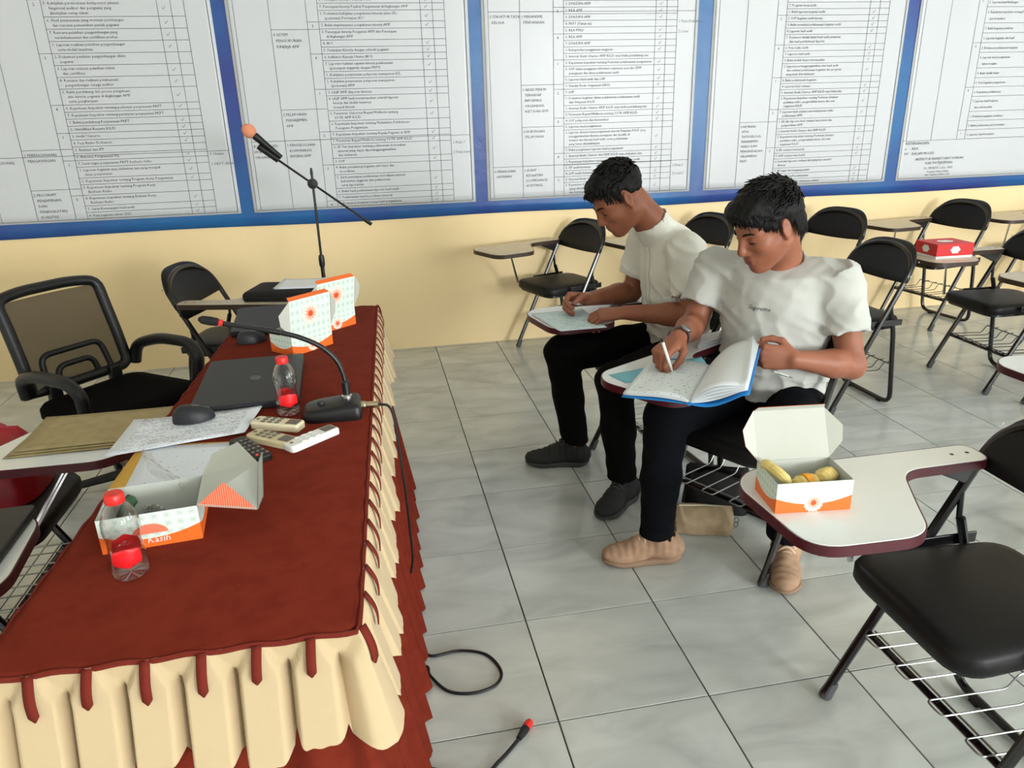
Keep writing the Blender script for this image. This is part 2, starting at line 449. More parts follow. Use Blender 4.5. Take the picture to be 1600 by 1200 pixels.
for n, (ax, a, c) in enumerate((('y', -6.6, -4.6), ('y', -3.7, -1.7), ('x', -.9, 1.3), ('x', 3.1, 5.3), ('y', -9.9, -7.9)), 1):
    p = X1+.06 if ax == 'y' else Y0-.06
    L = c-a; mid = (a+c)/2; b = MB(); g = MB()
    def bar(u, z, su, sz, d=.06):
        (b.box((p, u, z), (d, su, sz)) if ax == 'y' else b.box((u, p, z), (su, d, sz)))
    bar(mid, .925, L, .05); bar(mid, 2.595, L, .05)
    for u in (a+.025, mid, c-.025): bar(u, 1.76, .05, 1.72)
    o = struct(b.build('window_%d' % n, 'window_frame', smooth=0))
    for u in ((a+mid)/2, (mid+c)/2):
        q = MB()
        (q.box((p, u, 1.76), (.006, L/2-.05, 1.62)) if ax == 'y' else q.box((u, p, 1.76), (L/2-.05, .006, 1.62)))
        q.build('pane', 'window_glass', o, smooth=0)

# floor: grout bed and single tiles
floor = struct(MB().box(((X0+X1)/2, (Y0+Y1)/2, -.05), (X1-X0+.24, Y1-Y0+.24, .092)).build('floor', 'grout', smooth=0))
TS = .4; G = .0021
def tile_mesh(x0, x1, y0, y1):
    a, b_, c, d = x0+G, x1-G, y0+G, y1-G; k = .0006
    vs = [(a, c, -.006), (b_, c, -.006), (b_, d, -.006), (a, d, -.006), (a, c, -k), (b_, c, -k), (b_, d, -k), (a, d, -k),
          (a+k, c+k, 0), (b_-k, c+k, 0), (b_-k, d-k, 0), (a+k, d-k, 0)]
    fs = [(0, 1, 5, 4), (1, 2, 6, 5), (2, 3, 7, 6), (3, 0, 4, 7), (4, 5, 9, 8), (5, 6, 10, 9), (6, 7, 11, 10), (7, 4, 8, 11), (8, 9, 10, 11)]
    return MB().add(vs, fs).mesh('tile', 'floor_tile', 0)
tm = tile_mesh(0, TS, 0, TS); te = tile_mesh(0, TS, 0, TS*.0948+.362)
JY = .0379                                   # grout lines stand at y = -(j*.4 + JY)
near = []; rest = MB()
for i in range(-9, 16):
    for j in range(0, 29):
        x = i*TS; y = -(j*TS+JY)
        inview = (-6 <= i <= 11 and 1 <= j <= 11)
        yy = y-TS
        if x < X0-.05 or x+TS > X1+.05 or yy < Y0-.05: continue
        if inview: near.append((x, yy))
        else: near.append((x, yy)) if j == 0 and -7 <= i <= 12 else rest.add([(x+G, yy+G, 0), (x+TS-G, yy+G, 0), (x+TS-G, yy+TS-G, 0), (x+G, yy+TS-G, 0)], [(0, 1, 2, 3)])
for x, y in near:
    o = link(bpy.data.objects.new('tile', tm), floor); o.location = (x, y, 0)
strip = MB()
for i in range(-9, 15): strip.add([(i*TS+G, -JY+G, 0), ((i+1)*TS-G, -JY+G, 0), ((i+1)*TS-G, 0, 0), (i*TS+G, 0, 0)], [(0, 1, 2, 3)])
tag(strip.build('cut_tile_row', 'floor_tile', floor, smooth=0), kind='stuff')
tag(rest.build('tile_field', 'floor_tile', floor, smooth=0), kind='stuff')


# ------------------------------------------------------------------ banner with the printed assessment tables
banner = thing('wall_banner', 'long blue vinyl banner with five white printed tables along the back wall', 'banner', (0, 0, 0))
BZ0, BZ1, BX0, BX1 = .825, 2.34, -2.47, 4.56
def wav(u, v):
    x = BX0+(BX1-BX0)*u; z = BZ0+(BZ1-BZ0)*v
    e = .004*math.sin(x*5.1+1)*(1-v)+.003*math.sin(x*13.)*(1-v)**2
    return (x, -.006-abs(e)*.35*(1-v), z+.004*math.sin(x*3.3)*(1-v)**3)
MB().grid(wav, 150, 30).build('vinyl_sheet', 'vinyl_blue', banner, smooth=60, solid=.0012)
PX = [(-2.38, -1.075), (-1.002, .303), (.378, 1.69), (1.784, 3.088), (3.173, 4.478)]
PZ0, PZ1 = .902, 2.262
YP = -.0092
CF = [.012, .03, .17, .32, .367, .795, .847, .898, .986]
def rect(b, x0, z0, x1, z1, y): b.add([(x0, y, z0), (x1, y, z0), (x1, y, z1), (x0, y, z1)], [(0, 1, 2, 3)])
TXM = lambda x, z: Matrix.Translation((x, YP-.0012, z)) @ Matrix.Rotation(PI/2, 4, 'X')
# (lines, headings by row, numbered rows, ticks) read from the photograph as far as it can be read
ROWS = {
 0: ["Pedoman pengembangan SDM|dan rencana kebutuhan pegawai", "Hasil pemetaan kompetensi seluruh pegawai|yang telah ditetapkan", "Dokumen pengembangan karir pegawai|dalam rangka penempatan", "Keputusan pembentukan tim mutu auditor|dan rencana pengembangan kompetensi", "Kebijakan perencanaan kompetensi jabatan|fungsional auditor dan pengawas yang|ditetapkan setiap tahun", "Hasil penyusunan yang memuat perhitungan|dan rencana pemenuhan jumlah pegawai", "Rencana pelatihan pengembangan yang|terdokumentasi dan sertifikasi profesi", "Laporan realisasi pelatihan pengembangan|serta tindak lanjutnya", "Dokumen penilaian pengembangan diklat|pegawai", "Laporan evaluasi pelatihan teknis|dan sertifikasi", "Rencana dan realisasi pelaksanaan|pengembangan tenaga auditor", "Bukti pendukung dan proses pengakuan|atas kinerja pegawai di lingkungan APIP|serta penghargaan", "Keputusan Inspektur tentang pedoman penyusunan PKPT", "Keputusan Inspektur tentang peraturan penyusunan PKPT", "Bukti pendukung Penyusunan PKPT", "Identifikasi Renstra K/L/D", "Audit Universe", "Peta Risiko Dokumen", "Evaluasi dan IPP", "Rencana Pengawasan PIL", "Surat tugas penyusunan PKPT berbasis risiko", "Laporan kegiatan atau dokumen lain yang menjadi|dasar penyusunan", "Keputusan Inspektur tentang Program Kerja Pengawasan", "Keputusan Inspektur tentang Program Kerja|Berbasis Risiko", "Keputusan Inspektur tentang Evaluasi Kerja|Berbasis Risiko", "Surat Keterangan hasil audit", "Peta kegiatan tahun 2021"],
 1: ["Laporan Keuangan dan pelaksanaan Anggaran", "Laporan realisasi keuangan dan tugas yang|berkaitan dengan anggaran (LRA)", "Laporan evaluasi realisasi RKA dan Keuangan|realisasi dan anggaran", "Kebijakan pengukuran kinerja (penetapan Perencanaan)", "Penetapan kinerja Pimpinan APIP", "Penetapan kinerja Pimpinan APIP", "Penetapan kinerja Pejabat Pengawasan di lingkungan APIP", "Dokumen kebijakan pengukuran kinerja (atau SK)|(pedoman) Penetapan IKU", "Bukti implementasi pengukuran kinerja APIP", "Penetapan kinerja Pengawas APIP dan Penetapan|di lingkungan APIP", "IKU", "Perjanjian Kinerja dengan seluruh pegawai", "Indikator Kinerja Utama (IKU)", "Laporan realisasi capaian kinerja pelaksanaan|(penetapan anggaran dengan PKPT)", "Kebijakan penyusunan pelaporan manajemen K/L", "Kebijakan penyusunan pelaporan manajemen|(pedoman) APIP", "LKjIP APIP (laporan kinerja)", "LKjIP APIP hasil menyampaikan seluruh laporan|kinerja dan tindak lanjutnya|menjadi kinerja", "Peraturan Gubernur/Bupati/Walikota tentang|SOTK APIP K/L/D", "Keputusan Inspektur tentang Mekanisme Pelaksanaan|Penugasan Pengawasan", "Keputusan Inspektur tentang Kepala Pegawai di APIP", "Peraturan Bupati/Walikota tentang SOTK APIP K/L/D", "SK Tim Inspektur tentang pelaksanaan komunikasi|internal yang dapat dipertanggungjawabkan|dan dokumen", "SOP", "Bukti pendukung kegiatan informasi dan|koordinasi", "Surat penetapan pelaksanaan koordinasi internal|kebutuhan anggaran dan pelaksanaan|serta laporannya", "Bukti hasil pelaksanaan laporan hasil audit", "Pelaksanaan hasil koordinasi internal", "Dokumen kegiatan sesuai hasil pengawasan"],
 2: ["SOP mengikuti dokumen pelaksanaan", "Daftar hadir dokumentasi", "Notulen kegiatan dokumentasi", "Internal Audit Charter APIP K/L/D atau bukti pendukung lain", "Keputusan pimpinan K/L/D tentang penyusunan RKA K/L/D", "SOP penyusunan anggaran APIP", "RKA APIP", "DPA/DIPA APIP", "RKA APIP", "DPA/DIPA APIP", "PKPT (Tahun ini)", "RKA PPKD", "RKA APIP", "DPA/DIPA APIP", "Rekapitulasi penggunaan anggaran", "Internal Audit Charter APIP K/L/D atau bukti pendukung lain", "Keputusan Inspektur tentang Pedoman pelaksanaan pengawasan", "SOP dalam pengajuan informasi organisasi aset dan SDM|penugasan dan akses pelaksanaan audit", "Laporan hasil audit dan LHP", "Standar Kode Organisasi (SKO)", "LHP", "Dokumen kegiatan dalam pelaksanaan pelaksanaan audit|dari Pimpinan K/L/D", "Internal Audit Charter APIP K/L/D atau bukti pendukung lain", "Peraturan Bupati/Walikota tentang SOTK APIP K/L/D", "SOP pelaporan dan komunikasi", "Laporan hasil pengawasan", "Laporan disusun hasil pengawasan kepada Pimpinan K/L/D yang|menggambarkan disusun penugasan dan kondisi di|instansi dan kinerja hasil audit, serta pelaksanaan|yang harus ditindaklanjuti", "Bukti pengiriman Laporan hasil pengawasan", "Internal Audit Charter dari APIP K/L/D atau dokumen lain", "Keputusan Inspektur tentang Pedoman pelaksanaan audit", "KP audit ketaatan", "LHP audit ketaatan", "Internal Audit Charter APIP", "Keputusan Inspektur tentang audit kinerja|(yang dikaitkan dengan ketaatan)|dan hubungan pelaporan"],
 3: ["Pedoman Evaluasi penyusunan audit kinerja|dengan pelaksanaan hasil dan tindak lanjut", "SK audit kinerja", "LHP audit kinerja", "Instruksi laporan audit kinerja dari APIP|kinerja audit", "SK audit kinerja", "Dokumentasi pelaksanaan", "Program kerja audit", "Bukti laporan kegiatan audit", "SOP kegiatan audit kinerja", "Bukti sosialisasi pelaksanaan kegiatan audit", "Laporan hasil audit", "Dokumen tindak lanjut hasil audit pimpinan|dan hasil pembahasan laporan", "Peta resiko audit", "Laporan hasil audit", "Bukti tindak lanjut rekomendasi", "Laporan pertanggungjawaban atas hasil audit|dan evaluasi pelaksanaan kegiatan dan program|yang hasil ditindaklanjuti", "Bukti pelaksanaan kegiatan", "Laporan hasil evaluasi", "Internal Audit Charter APIP K/L/D atau bukti lain", "Keputusan Inspektur tentang Pedoman Evaluasi|penilaian risiko, pengendalian intern dan tata|organisasi K/L/D", "Laporan hasil evaluasi atas manajemen risiko|pelaksanaan APIP", "LK dan laporan hasil evaluasi tata kelola dan|pengendalian APIP", "Internal Audit Charter dari APIP K/L/D", "Keputusan Inspektur tentang Pedoman Evaluasi|penilaian risiko, pengendalian intern dan tata|organisasi K/L/D", "KP evaluasi tata kelola", "LHP evaluasi tata kelola", "Instruksi laporan evaluasi dari pimpinan instansi|kinerja", "SK tugas dan tanggung jawab", "Bukti hasil audit pelaksanaan", "Keputusan hasil dan dokumen evaluasi"],
 4: ["Laporan hasil konsultasi", "Bukti pelaksanaan bimbingan", "Dokumen kegiatan konsultasi", "Surat tugas konsultasi", "Laporan hasil bimbingan", "Keputusan Inspektur tentang Pedoman|jasa konsultasi", "Bukti kegiatan pelatihan", "Laporan kegiatan dan hasil", "Dokumen pelaksanaan kegiatan", "Laporan hasil pengawasan|tahun berjalan", "Bukti tindak lanjut", "Peta kegiatan pengawasan", "Keputusan pelaksanaan", "Laporan hasil kegiatan|dan rekomendasi", "Dokumen kegiatan sosialisasi", "Bukti pelaksanaan jasa konsultasi", "Laporan hasil konsultasi"]}
HEADS = {  # (column, metres from panel top, text lines)
 0: [(1, 1.04, ["PROFESIONAL"]), (2, 1.005, ["1 PERENCANAAN", "  PENGAWASAN"]), (2, 1.215, ["2 PROGRAM", "  PENJAMINAN", "  DAN", "  PENINGKATAN", "  KUALITAS"])],
 1: [(2, .425, ["4 SISTEM", "  PENGUKURAN", "  KINERJA APIP"]), (2, .835, ["5 PELAPORAN", "  MANAJEMEN", "  APIP"]), (1, 1.0, ["BUDAYA DAN", "HUBUNGAN", "ORGANISASI"]), (2, 1.0, ["1 PENGELOLAAN", "  KOMUNIKASI", "  INTERN APIP"])],
 2: [(1, .345, ["5 STRUKTUR TATA", "  KELOLA"]), (2, .345, ["1 MEKANISME", "  PENDANAAN"]), (2, .735, ["2 AKSES PENUH", "  TERHADAP", "  INFORMASI", "  ORGANISASI,", "  ASET DAN SDM"]), (2, .97, ["3 HUBUNGAN", "  PELAPORAN"]), (1, 1.195, ["6 PERAN DAN", "  LAYANAN"]), (2, 1.195, ["1 AUDIT", "  KETAATAN", "  (COMPLIANCE", "  AUDITING)"])],
 3: [(2, .985, ["3 ASURANS", "  ATAS", "  TATA KELOLA,", "  MANAJEMEN", "  RISIKO DAN", "  PENGENDALIAN", "  ORGANISASI", "  K/L/D"])],
 4: []}
NOTES = {0: [(1.03, "1 Uraian"), (1.085, "2 PKPT, RKA")], 1: [(1.015, "1 Peta 1"), (1.07, "2 Peta Level")], 2: [(.375, "1 Peta Dokumen"), (.43, "2 Level"), (1.2, "1 Peta 2"), (1.25, "2 Level 2")], 3: [], 4: []}
for k, (x0, x1) in enumerate(PX):
    W = x1-x0; b = MB()
    b.grid(lambda u, v: (x0+W*u, YP-.0006-.0012*abs(math.sin(u*17+k*2)*math.sin(v*9+k)), PZ0+(PZ1-PZ0)*v), 40, 30)
    panel = b.build('printed_table', 'print_paper', banner, smooth=60, solid=.0006)
    YL = YP-.0030; ln = MB(); lw = .0022
    def hl(fa, fb, z): rect(ln, x0+W*fa, z-lw/2, x0+W*fb, z+lw/2, YL)
    def vl(f, za, zb, q=lw): rect(ln, x0+W*f-q/2, za, x0+W*f+q/2, zb, YL)
    zb = PZ0+.012 if k < 4 else PZ0+.255; zt = PZ1-.012
    hl(CF[0], CF[-1], zt); hl(CF[0], CF[-1], PZ0+.012)
    vl(CF[0], PZ0+.012, zt); vl(CF[-1], PZ0+.012, zt, .004)
    if k == 4: hl(CF[0], CF[-1], zb)
    for f in CF[1:-1]: vl(f, zb, zt)
    z = zt; rows = ROWS[k]; hs = [.0205*len(r.split('|'))+.0125 for r in rows]; s = (zt-zb)/sum(hs)
    ti = 0
    for i, (r, h) in enumerate(zip(rows, hs)):
        h *= s; L_ = r.split('|'); lh = h/(len(L_)+.45)
        for q, t in enumerate(L_):
            fs = min(.0200, lh*.86); t2 = ("%d. " % (i % 7+1) if q == 0 else "    ")+t
            text(t2, fs, Matrix.Translation((x0+W*(CF[4]+.008), YL-.0003, z-(q+.95)*lh)) @ Matrix.Rotation(PI/2, 4, 'X'), ('ban', k))
        z -= h; hl(CF[4], CF[7], z)
        if i % 4 == 0:
            hl(CF[3], CF[4], z+h); text(str(ti % 4+1), .022, Matrix.Translation((x0+W*(CF[3]+.016), YL-.0003, z+h-.028)) @ Matrix.Rotation(PI/2, 4, 'X'), ('ban', k)); ti += 1
        if (i*7+k*3) % 5 != 1 and k < 4:      # ticks in the first answer column
            cx, cz = x0+W*(CF[5]+.024), z+h*.5
            ln2 = TEXTM.setdefault(('tick', k), MB())
            for (ax, az, bx, bz) in ((-.008, .002, -.002, -.007), (-.002, -.007, .009, .009)):
                d = Vector((bx-ax, bz-az)).normalized()*.0011
                ln2.add([(cx+ax-d.y, YL, cz+az+d.x), (cx+ax+d.y, YL, cz+az-d.x), (cx+bx+d.y, YL, cz+bz-d.x), (cx+bx-d.y, YL, cz+bz+d.x)], [(0, 1, 2, 3)])
    for c, dz, L_ in HEADS[k]:
        hl(CF[c], CF[-1] if c == 1 else CF[4], PZ1-dz+.032)
        for q, t in enumerate(L_):
            text(t, .0205, Matrix.Translation((x0+W*(CF[c]+.006), YL-.0003, PZ1-dz-q*.030)) @ Matrix.Rotation(PI/2, 4, 'X'), ('ban', k))
    for dz, t in NOTES[k]:
        text(t, .022, Matrix.Translation((x0+W*(CF[7]+.006), YL-.0003, PZ1-dz)) @ Matrix.Rotation(PI/2, 4, 'X'), ('tick', k), shear=.3)
    if k == 4:
        for x, z, t, fs, al in ((.03, .218, "KETERANGAN", .027, 'LEFT'), (.03, .185, "v    : ADA", .024, 'LEFT'), (.03, .152, "DP  : DALAM PROSES", .024, 'LEFT'), (.24, .115, "INSPEKTUR INSPEKTORAT DAERAH", .023, 'CENTER'), (.24, .088, "KABUPATEN JEPARA", .023, 'CENTER'), (.24, -.004+.036, "Pembina Utama Muda", .019, 'CENTER'), (.24, .012, "NIP. 19650312 198603 1 014", .016, 'CENTER'), (.24, .055, "Dr. MUNTO, S.Sos., M.H", .021, 'CENTER')):
            text(t, fs, Matrix.Translation((x0+W*x, YL-.0003, PZ0+.012+z)) @ Matrix.Rotation(PI/2, 4, 'X'), ('ban', k), align=al)
        ln2 = TEXTM.setdefault(('tick', k), MB())
        ln2.add([(x0+W*.23, YL, PZ0+.075), (x0+W*.232, YL, PZ0+.075), (x0+W*.262, YL, PZ0+.115), (x0+W*.26, YL, PZ0+.115)], [(0, 1, 2, 3)])
    ln.build('table_lines', 'print_ink', panel, smooth=0)
    PX[k] = (x0, x1, panel)
bake_text()
for k in range(5):
    for key, nm, m in ((('ban', k), 'printed_text', 'print_ink'), (('tick', k), 'handwritten_marks', 'pen_ink')):
        if key in TEXTM: tag(TEXTM.pop(key).build(nm, m, PX[k][2], smooth=0), kind='stuff')
for x in (-2.3, -1.35, -1.03, -.2, .34, 1.05, 1.74, 2.4, 3.13, 3.8, 4.4):
    MB().lathe([(0, -.006), (.007, -.005), (.008, 0)], 10, (x, -.009, BZ0+.018), Matrix.Rotation(PI/2, 3, 'X'), close=False).build('nail', 'steel', banner)

# ------------------------------------------------------------------ tablet-arm folding chair (faces +x, tablet on its right, -y)
TUB = lambda z: .19-.494*z
TAB_OUT = round_poly([(-.115, -.252), (.44, -.252), (.495, -.19), (.475, .072), (.235, .078), (.185, -.03), (.115, -.168), (-.115, -.172)],
                     [.03, .09, .07, .07, .07, .09, .05, .03], 7)
TZ = .66
def make_chair(edge, top):
    t = thing('tablet_chair', 'x', 'chair')
    r = .0118
    # front frame: one bent tube, foot - back - foot
    pts = [(TUB(.0), -.215, .012), (TUB(.66), -.213, .66)]
    for k in range(1, 8):
        a = PI*k/8; pts.append((TUB(.66+.118*math.sin(a)), -.213*math.cos(a)*(1+.06*math.sin(a)), .66+.118*math.sin(a)))
    pts += [(TUB(.66), .213, .66), (TUB(0.), .215, .012)]
    MB().tube(round_path(pts, .05, 4), r, 8).build('frame', 'black_tube', t)
    for s in (-1, 1):
        d = Vector((-.494, 0, 1)).normalized()
        p = Vector((TUB(0), s*.215, 0))
        MB().tube([p+d*.002, p+d*.01, p+d*.045, p+d*.05], [.015, .0165, .0145, .0125], 10).build('foot_cap', 'grey_rubber', t)
    # rear frame: U that lies on the floor
    rp = [(-.085, -.192, .50), (-.118, -.192, .40), (-.165, -.19, .014), (-.165, .19, .014), (-.118, .192, .40), (-.085, .192, .50)]
    MB().tube(round_path(rp, .06, 5), r*.95, 8).build('rear_frame', 'black_tube', t)
    for s in (-1, 1):
        MB().box((-.165, s*.115, .006), (.022, .03, .012)).build('glide', 'black_plastic', t, bevel=.003)
        MB().tube([(-.086, s*.198, .50), (TUB(.56), s*.206, .56)], .007, 6).build('hinge_arm', 'black_tube', t)
        MB().box((-.04, s*.204, .435), (.22, .006, .03)).build('side_bracket', 'black_tube', t, bevel=.004)
    MB().tube([(TUB(.19), -.212, .19), (TUB(.19), .212, .19)], .0085, 8).build('crossbar', 'black_tube', t)
    # wire book rack, one bent wire
    b = MB(); path = []
    ys = [-.19+.38*k/7 for k in range(8)]; xf, xr = TUB(.19)+.03, -.135
    for k in range(0, 8, 2):
        y0, y1 = ys[k]+.004, ys[k+1]-.004
        w_ = [(xr, y0, .232), (xr+.035, y0, .232), (xr+.06, y0, .196), (xf, y0, .203), (xf, y1, .203), (xr+.06, y1, .196), (xr+.035, y1, .232), (xr, y1, .232)]
        b.tube(round_path(w_, .012, 3), .0022, 6)
    b.tube([(xr+.02, -.2, .230), (xr+.02, .2, .230)], .0026, 6); b.tube([(TUB(.19)-.01, -.2, .1995), (TUB(.19)-.01, .2, .1995)], .0026, 6)
    b.build('book_rack', 'steel' if edge == 'maroon_edge' else 'black_tube', t)
    # seat
    out = round_poly([(-.185, -.165), (.215, -.19), (.215, .19), (-.185, .165)], [.06, .075, .075, .06], 6)
    b = MB(); n = len(out)
    rings = [(.985, .405), (1, .41), (1, .437), (.97, .448), (.86, .4535), (.6, .456), (.25, .4565)]
    vs = [((x-.015)*k+.015, y*k, z-.012*max(0, (.05-((x-.015)*k+.015)))*(1 if z > .42 else 0)) for k, z in rings for x, y in out]
    fs = [(q*n+i, q*n+(i+1) % n, (q+1)*n+(i+1) % n, (q+1)*n+i) for q in range(len(rings)-1) for i in range(n)]
    fs += [tuple(range(n-1, -1, -1)), tuple((len(rings)-1)*n+i for i in range(n))]
    b.add(vs, fs); b.build('seat', 'black_vinyl', t, smooth=50)
    MB().prism([(x*.94+.001, y*.94) for x, y in out], .392, .407).build('seat_pan', 'black_tube', t)
    # backrest: padded panel wrapped around the tube arch
    def zt(u): return .636+.157*(1-abs(u)**3.4)**.55
    b = MB(); nu, nv = 25, 9; vs = []; fs = []
    for side in (0, 1):
        for i in range(nu):
            u = -1+2*i/(nu-1)
            uu = max(-.999, min(.999, u))
            for j in range(nv):
                v = j/(nv-1); z = .628+(zt(uu)-.628)*v-.012*(1-uu*uu)*(1-v)
                edge_ = min(1, 6*min(v, 1-v)+.0)*min(1, (1-abs(uu))*9)
                th = .007+.009*max(0, edge_)**.5
                x = TUB(z)-.022*(1-uu*uu)
                vs.append((x+(th if side == 0 else -th), uu*.226*(1 if v < .6 else 1), z))
    g = lambda s_, i, j: s_*nu*nv+i*nv+j
    for i in range(nu-1):
        for j in range(nv-1):
            fs.append((g(0, i, j), g(0, i+1, j), g(0, i+1, j+1), g(0, i, j+1))); fs.append((g(1, i, j), g(1, i, j+1), g(1, i+1, j+1), g(1, i+1, j)))
        for j in (0, nv-1): fs.append((g(0, i, j), g(1, i, j), g(1, i+1, j), g(0, i+1, j)))
    for j in range(nv-1):
        for i in (0, nu-1): fs.append((g(0, i, j), g(0, i, j+1), g(1, i, j+1), g(1, i, j)))
    b.add(vs, fs).build('backrest', 'black_vinyl', t, smooth=60)
    for s in (-1, 1):
        for z in (.655, .72): MB().lathe([(.0005, .0022), (.0032, .001), (.0036, 0)], 8, (TUB(z)-.010, s*.222, z), Matrix.Rotation(-s*PI/2, 3, 'X')).build('screw', 'steel', t)
    # tablet with its edge band
    tb = MB().prism(TAB_OUT, TZ-.009, TZ+.0012, .0015, .001).build('tablet', top, t, smooth=25)
    n = len(TAB_OUT); b = MB(); o2 = []
    for i in range(n):
        a, c, e = Vector(TAB_OUT[i-1]), Vector(TAB_OUT[i]), Vector(TAB_OUT[(i+1) % n])
        d = (e-a).normalized(); o2.append((c.x+d.y*.003, c.y-d.x*.003))
    b.prism(o2, TZ-.022, TZ); b.build('edge_band', edge, tb, smooth=40)
    for x in (-.085, -.045): MB().lathe([(.0045, TZ+.0018), (.005, TZ+.001)], 8, (x, -.212, 0)).build('screw', 'dark_plastic', tb)
    b = MB()
    x_, z_ = -.02, TZ-.022
    b.add([(-.11, -.2145, z_), (.03, -.2145, z_), (TUB(.585)+.012, -.2145, .585), (TUB(.60)-.012, -.2145, .60)], [(0, 1, 2, 3)])
    b.build('tablet_bracket', 'black_tube', t, smooth=0, solid=.02, bevel=.002)
    b = MB()
    for q in (0, .03): b.tube([(.33-q*.3, -.04-q*.5, TZ-.02), (.20-q*.2, -.185, .43)], .0048, 6)
    b.build('tablet_strut', 'chrome', t)
    return t
chair_m = make_chair('maroon_edge', 'white_laminate')
chair_b = make_chair('brown_edge', 'beige_laminate')
used = {}
def place_chair(proto, x, y, deg, label):
    key = proto.name
    o = copy_tree(proto) if key in used else proto
    used[key] = 1
    o.location = (x, y, 0); o.rotation_euler = (0, 0, math.radians(deg)); tag(o, label, 'chair', 'black folding tablet-arm chairs')
    return o
CH = {}
def world_of(ch, l):
    x, y, deg = CH[ch]; a = math.radians(deg)
    return Vector((x+math.cos(a)*l[0]-math.sin(a)*l[1], y+math.sin(a)*l[0]+math.cos(a)*l[1], l[2]))
for key, pr, x, y, deg, lab in (
  ('N', chair_m, .87, -3.523, 179.8, 'black folding chair in the right foreground with open snack carton on its white tablet'),
  ('P1', chair_m, .747, -1.933, 187.3, 'folding chair under the man in the collarless button shirt, forms on its tablet'),
  ('P2', chair_m, .819, -2.562, 209.1, 'folding chair under the man in the T-shirt, open notebook on its tablet'),
  ('R4', chair_m, 1.99, -3.0, 180, 'folding chair mostly past the right picture edge, rounded white tablet corner above the floor'),
  ('A', chair_m, -1.553, -3.19, 2, 'folding chair at the left picture edge with a dark laptop on its tablet'),
  ('B', chair_m, -1.475, -2.595, -1, 'folding chair beside the table with brown envelopes on its tablet and red bag'),
  ('BL', chair_b, -1.05, -1.0, -15, 'black folding chair near the back wall behind the mesh office chair'),
  ('W1', chair_b, .762, -.309, 199.8, 'folding chair with empty beige tablet against the wall beyond the button-shirt man'),
  ('W1b', chair_b, 1.56, -.33, 196, 'folding chair at the wall seen only between the two men'),
  ('W2', chair_b, 2.395, -.40, 198, 'folding chair at the wall with a small red box on its tablet, behind T-shirt man'),
  ('W3', chair_b, 3.325, -.32, 188, 'folding chair at the wall beyond the larger red box, empty beige tablet'),
  ('W4', chair_b, 4.20, -.32, 184, 'folding chair at the far right by the wall, only its tablet and strut in view'),
  ('M1', chair_b, 1.925, -1.44, 182.5, 'empty folding chair right behind the T-shirt man, screws along its backrest edge'),
  ('M2', chair_b, 2.85, -1.40, 177.4, 'empty folding chair at the right carrying a large red box on its tablet'),
  ('M3', chair_b, 2.92, -1.98, 180, 'folding chair off the right edge, brown-edged tablet just left of the border')):
    CH[key] = (x, y, deg); place_chair(pr, x, y, deg, lab)

# ------------------------------------------------------------------ long table with maroon cloth and pleated cream valance
TH = .75
NL, NR, FR_, FL_ = Vector((-.925, -3.74)), Vector((-.42, -3.745)), Vector((-.353, -1.842)), Vector((-.828, -1.812))
table = thing('covered_table', 'long narrow table under a maroon cloth with pleated cream valance', 'table', (0, 0, 0))
oc = round_poly([NL, NR, FR_, FL_], .02, 4)
b = MB(); b.prism([(p[0], p[1]) for p in oc], TH-.03, TH, .006, .004); b.build('table_cover', 'maroon_cloth', table, smooth=50)
for cx, cy in ((-.8, -3.55), (-.5, -3.55), (-.46, -2.0), (-.74, -2.0)):
    MB().tube([(cx, cy, 0), (cx, cy, TH-.03)], .014, 8).build('leg', 'black_tube', table)
# perimeter from the far left corner round the near end to the far right corner, and across the far end
edge = [FL_, NL, NR, FR_, FL_]
segs = []
for a, c in zip(edge[:-1], edge[1:]): segs.append((a, c, (c-a).length))
tot = sum(s[2] for s in segs)
def perim(s):
    s %= tot
    for i, (a, c, l) in enumerate(segs):
        if s <= l:
            d = (c-a)/l; n = Vector((-d.y, d.x))*-1
            p = a+d*s
            # blend the normal near corners
            for q, near in ((i-1, s), ((i+1) % len(segs), l-s)):
                if near < .05:
                    a2, c2, l2 = segs[q]; d2 = (c2-a2)/l2; n2 = Vector((d2.y, -d2.x)); n = (Vector((d.y, -d.x))*(.5+.5*near/.05)+n2*(.5-.5*near/.05))
                    return p, n.normalized()
            return p, Vector((d.y, -d.x))
        s -= l
# arc length: 0 far-left, near-left at segs[0], near-right at +segs[1], far-right at +segs[2]
PER = .098
npl = round(tot/PER); PER = tot/npl
def pleat(ph):  # 0..1: broad face with a deep narrow fold
    q = abs((ph % 1)-.5)*2          # 1 at the fold, 0 mid-face
    return 1-max(0, (q-.72)/.28)**1.4
rng = random.Random(3); ph_r = [rng.uniform(-1, 1) for _ in range(npl+1)]
def drape(z0, z1, flare, depth, per, base, hem, seed):
    r2 = random.Random(seed); n_p = round(tot/per); jit = [r2.uniform(-1, 1) for _ in range(n_p+2)]
    nu, nv = n_p*14, 20
    def fn(u, v):
        s = u*tot; ph = s/tot*n_p; k = int(ph) % n_p; f = ph-int(ph)
        p, n = perim(s % tot)
        lo = z1+hem*(math.sin(ph*2.1+seed)+.6*jit[k]*math.sin(PI*f)-1.2*(abs(f-.5)*2)**2)
        z = z0+(lo-z0)*v
        t = (z0-z)/max(1e-6, (z0-z1))
        off = base+flare*t+depth*((.5+.5*math.cos(2*PI*(ph+.10*jit[k]*t)))-1)*min(1, .12+1.5*t)+.006*jit[k]*t+.004*math.sin(ph*1.7+t*3)
        q = p+n*off+Vector((-n.y, n.x))*(.010*jit[k]*t*math.sin(PI*f))
        return (q.x, q.y, z)
    return MB().grid(fn, nu, nv, closed=True)
drape(TH-.012, .006, .128, .034, .112, -.034, .002, 5).build('skirt', 'maroon_cloth', table, smooth=80)
VP = .0735
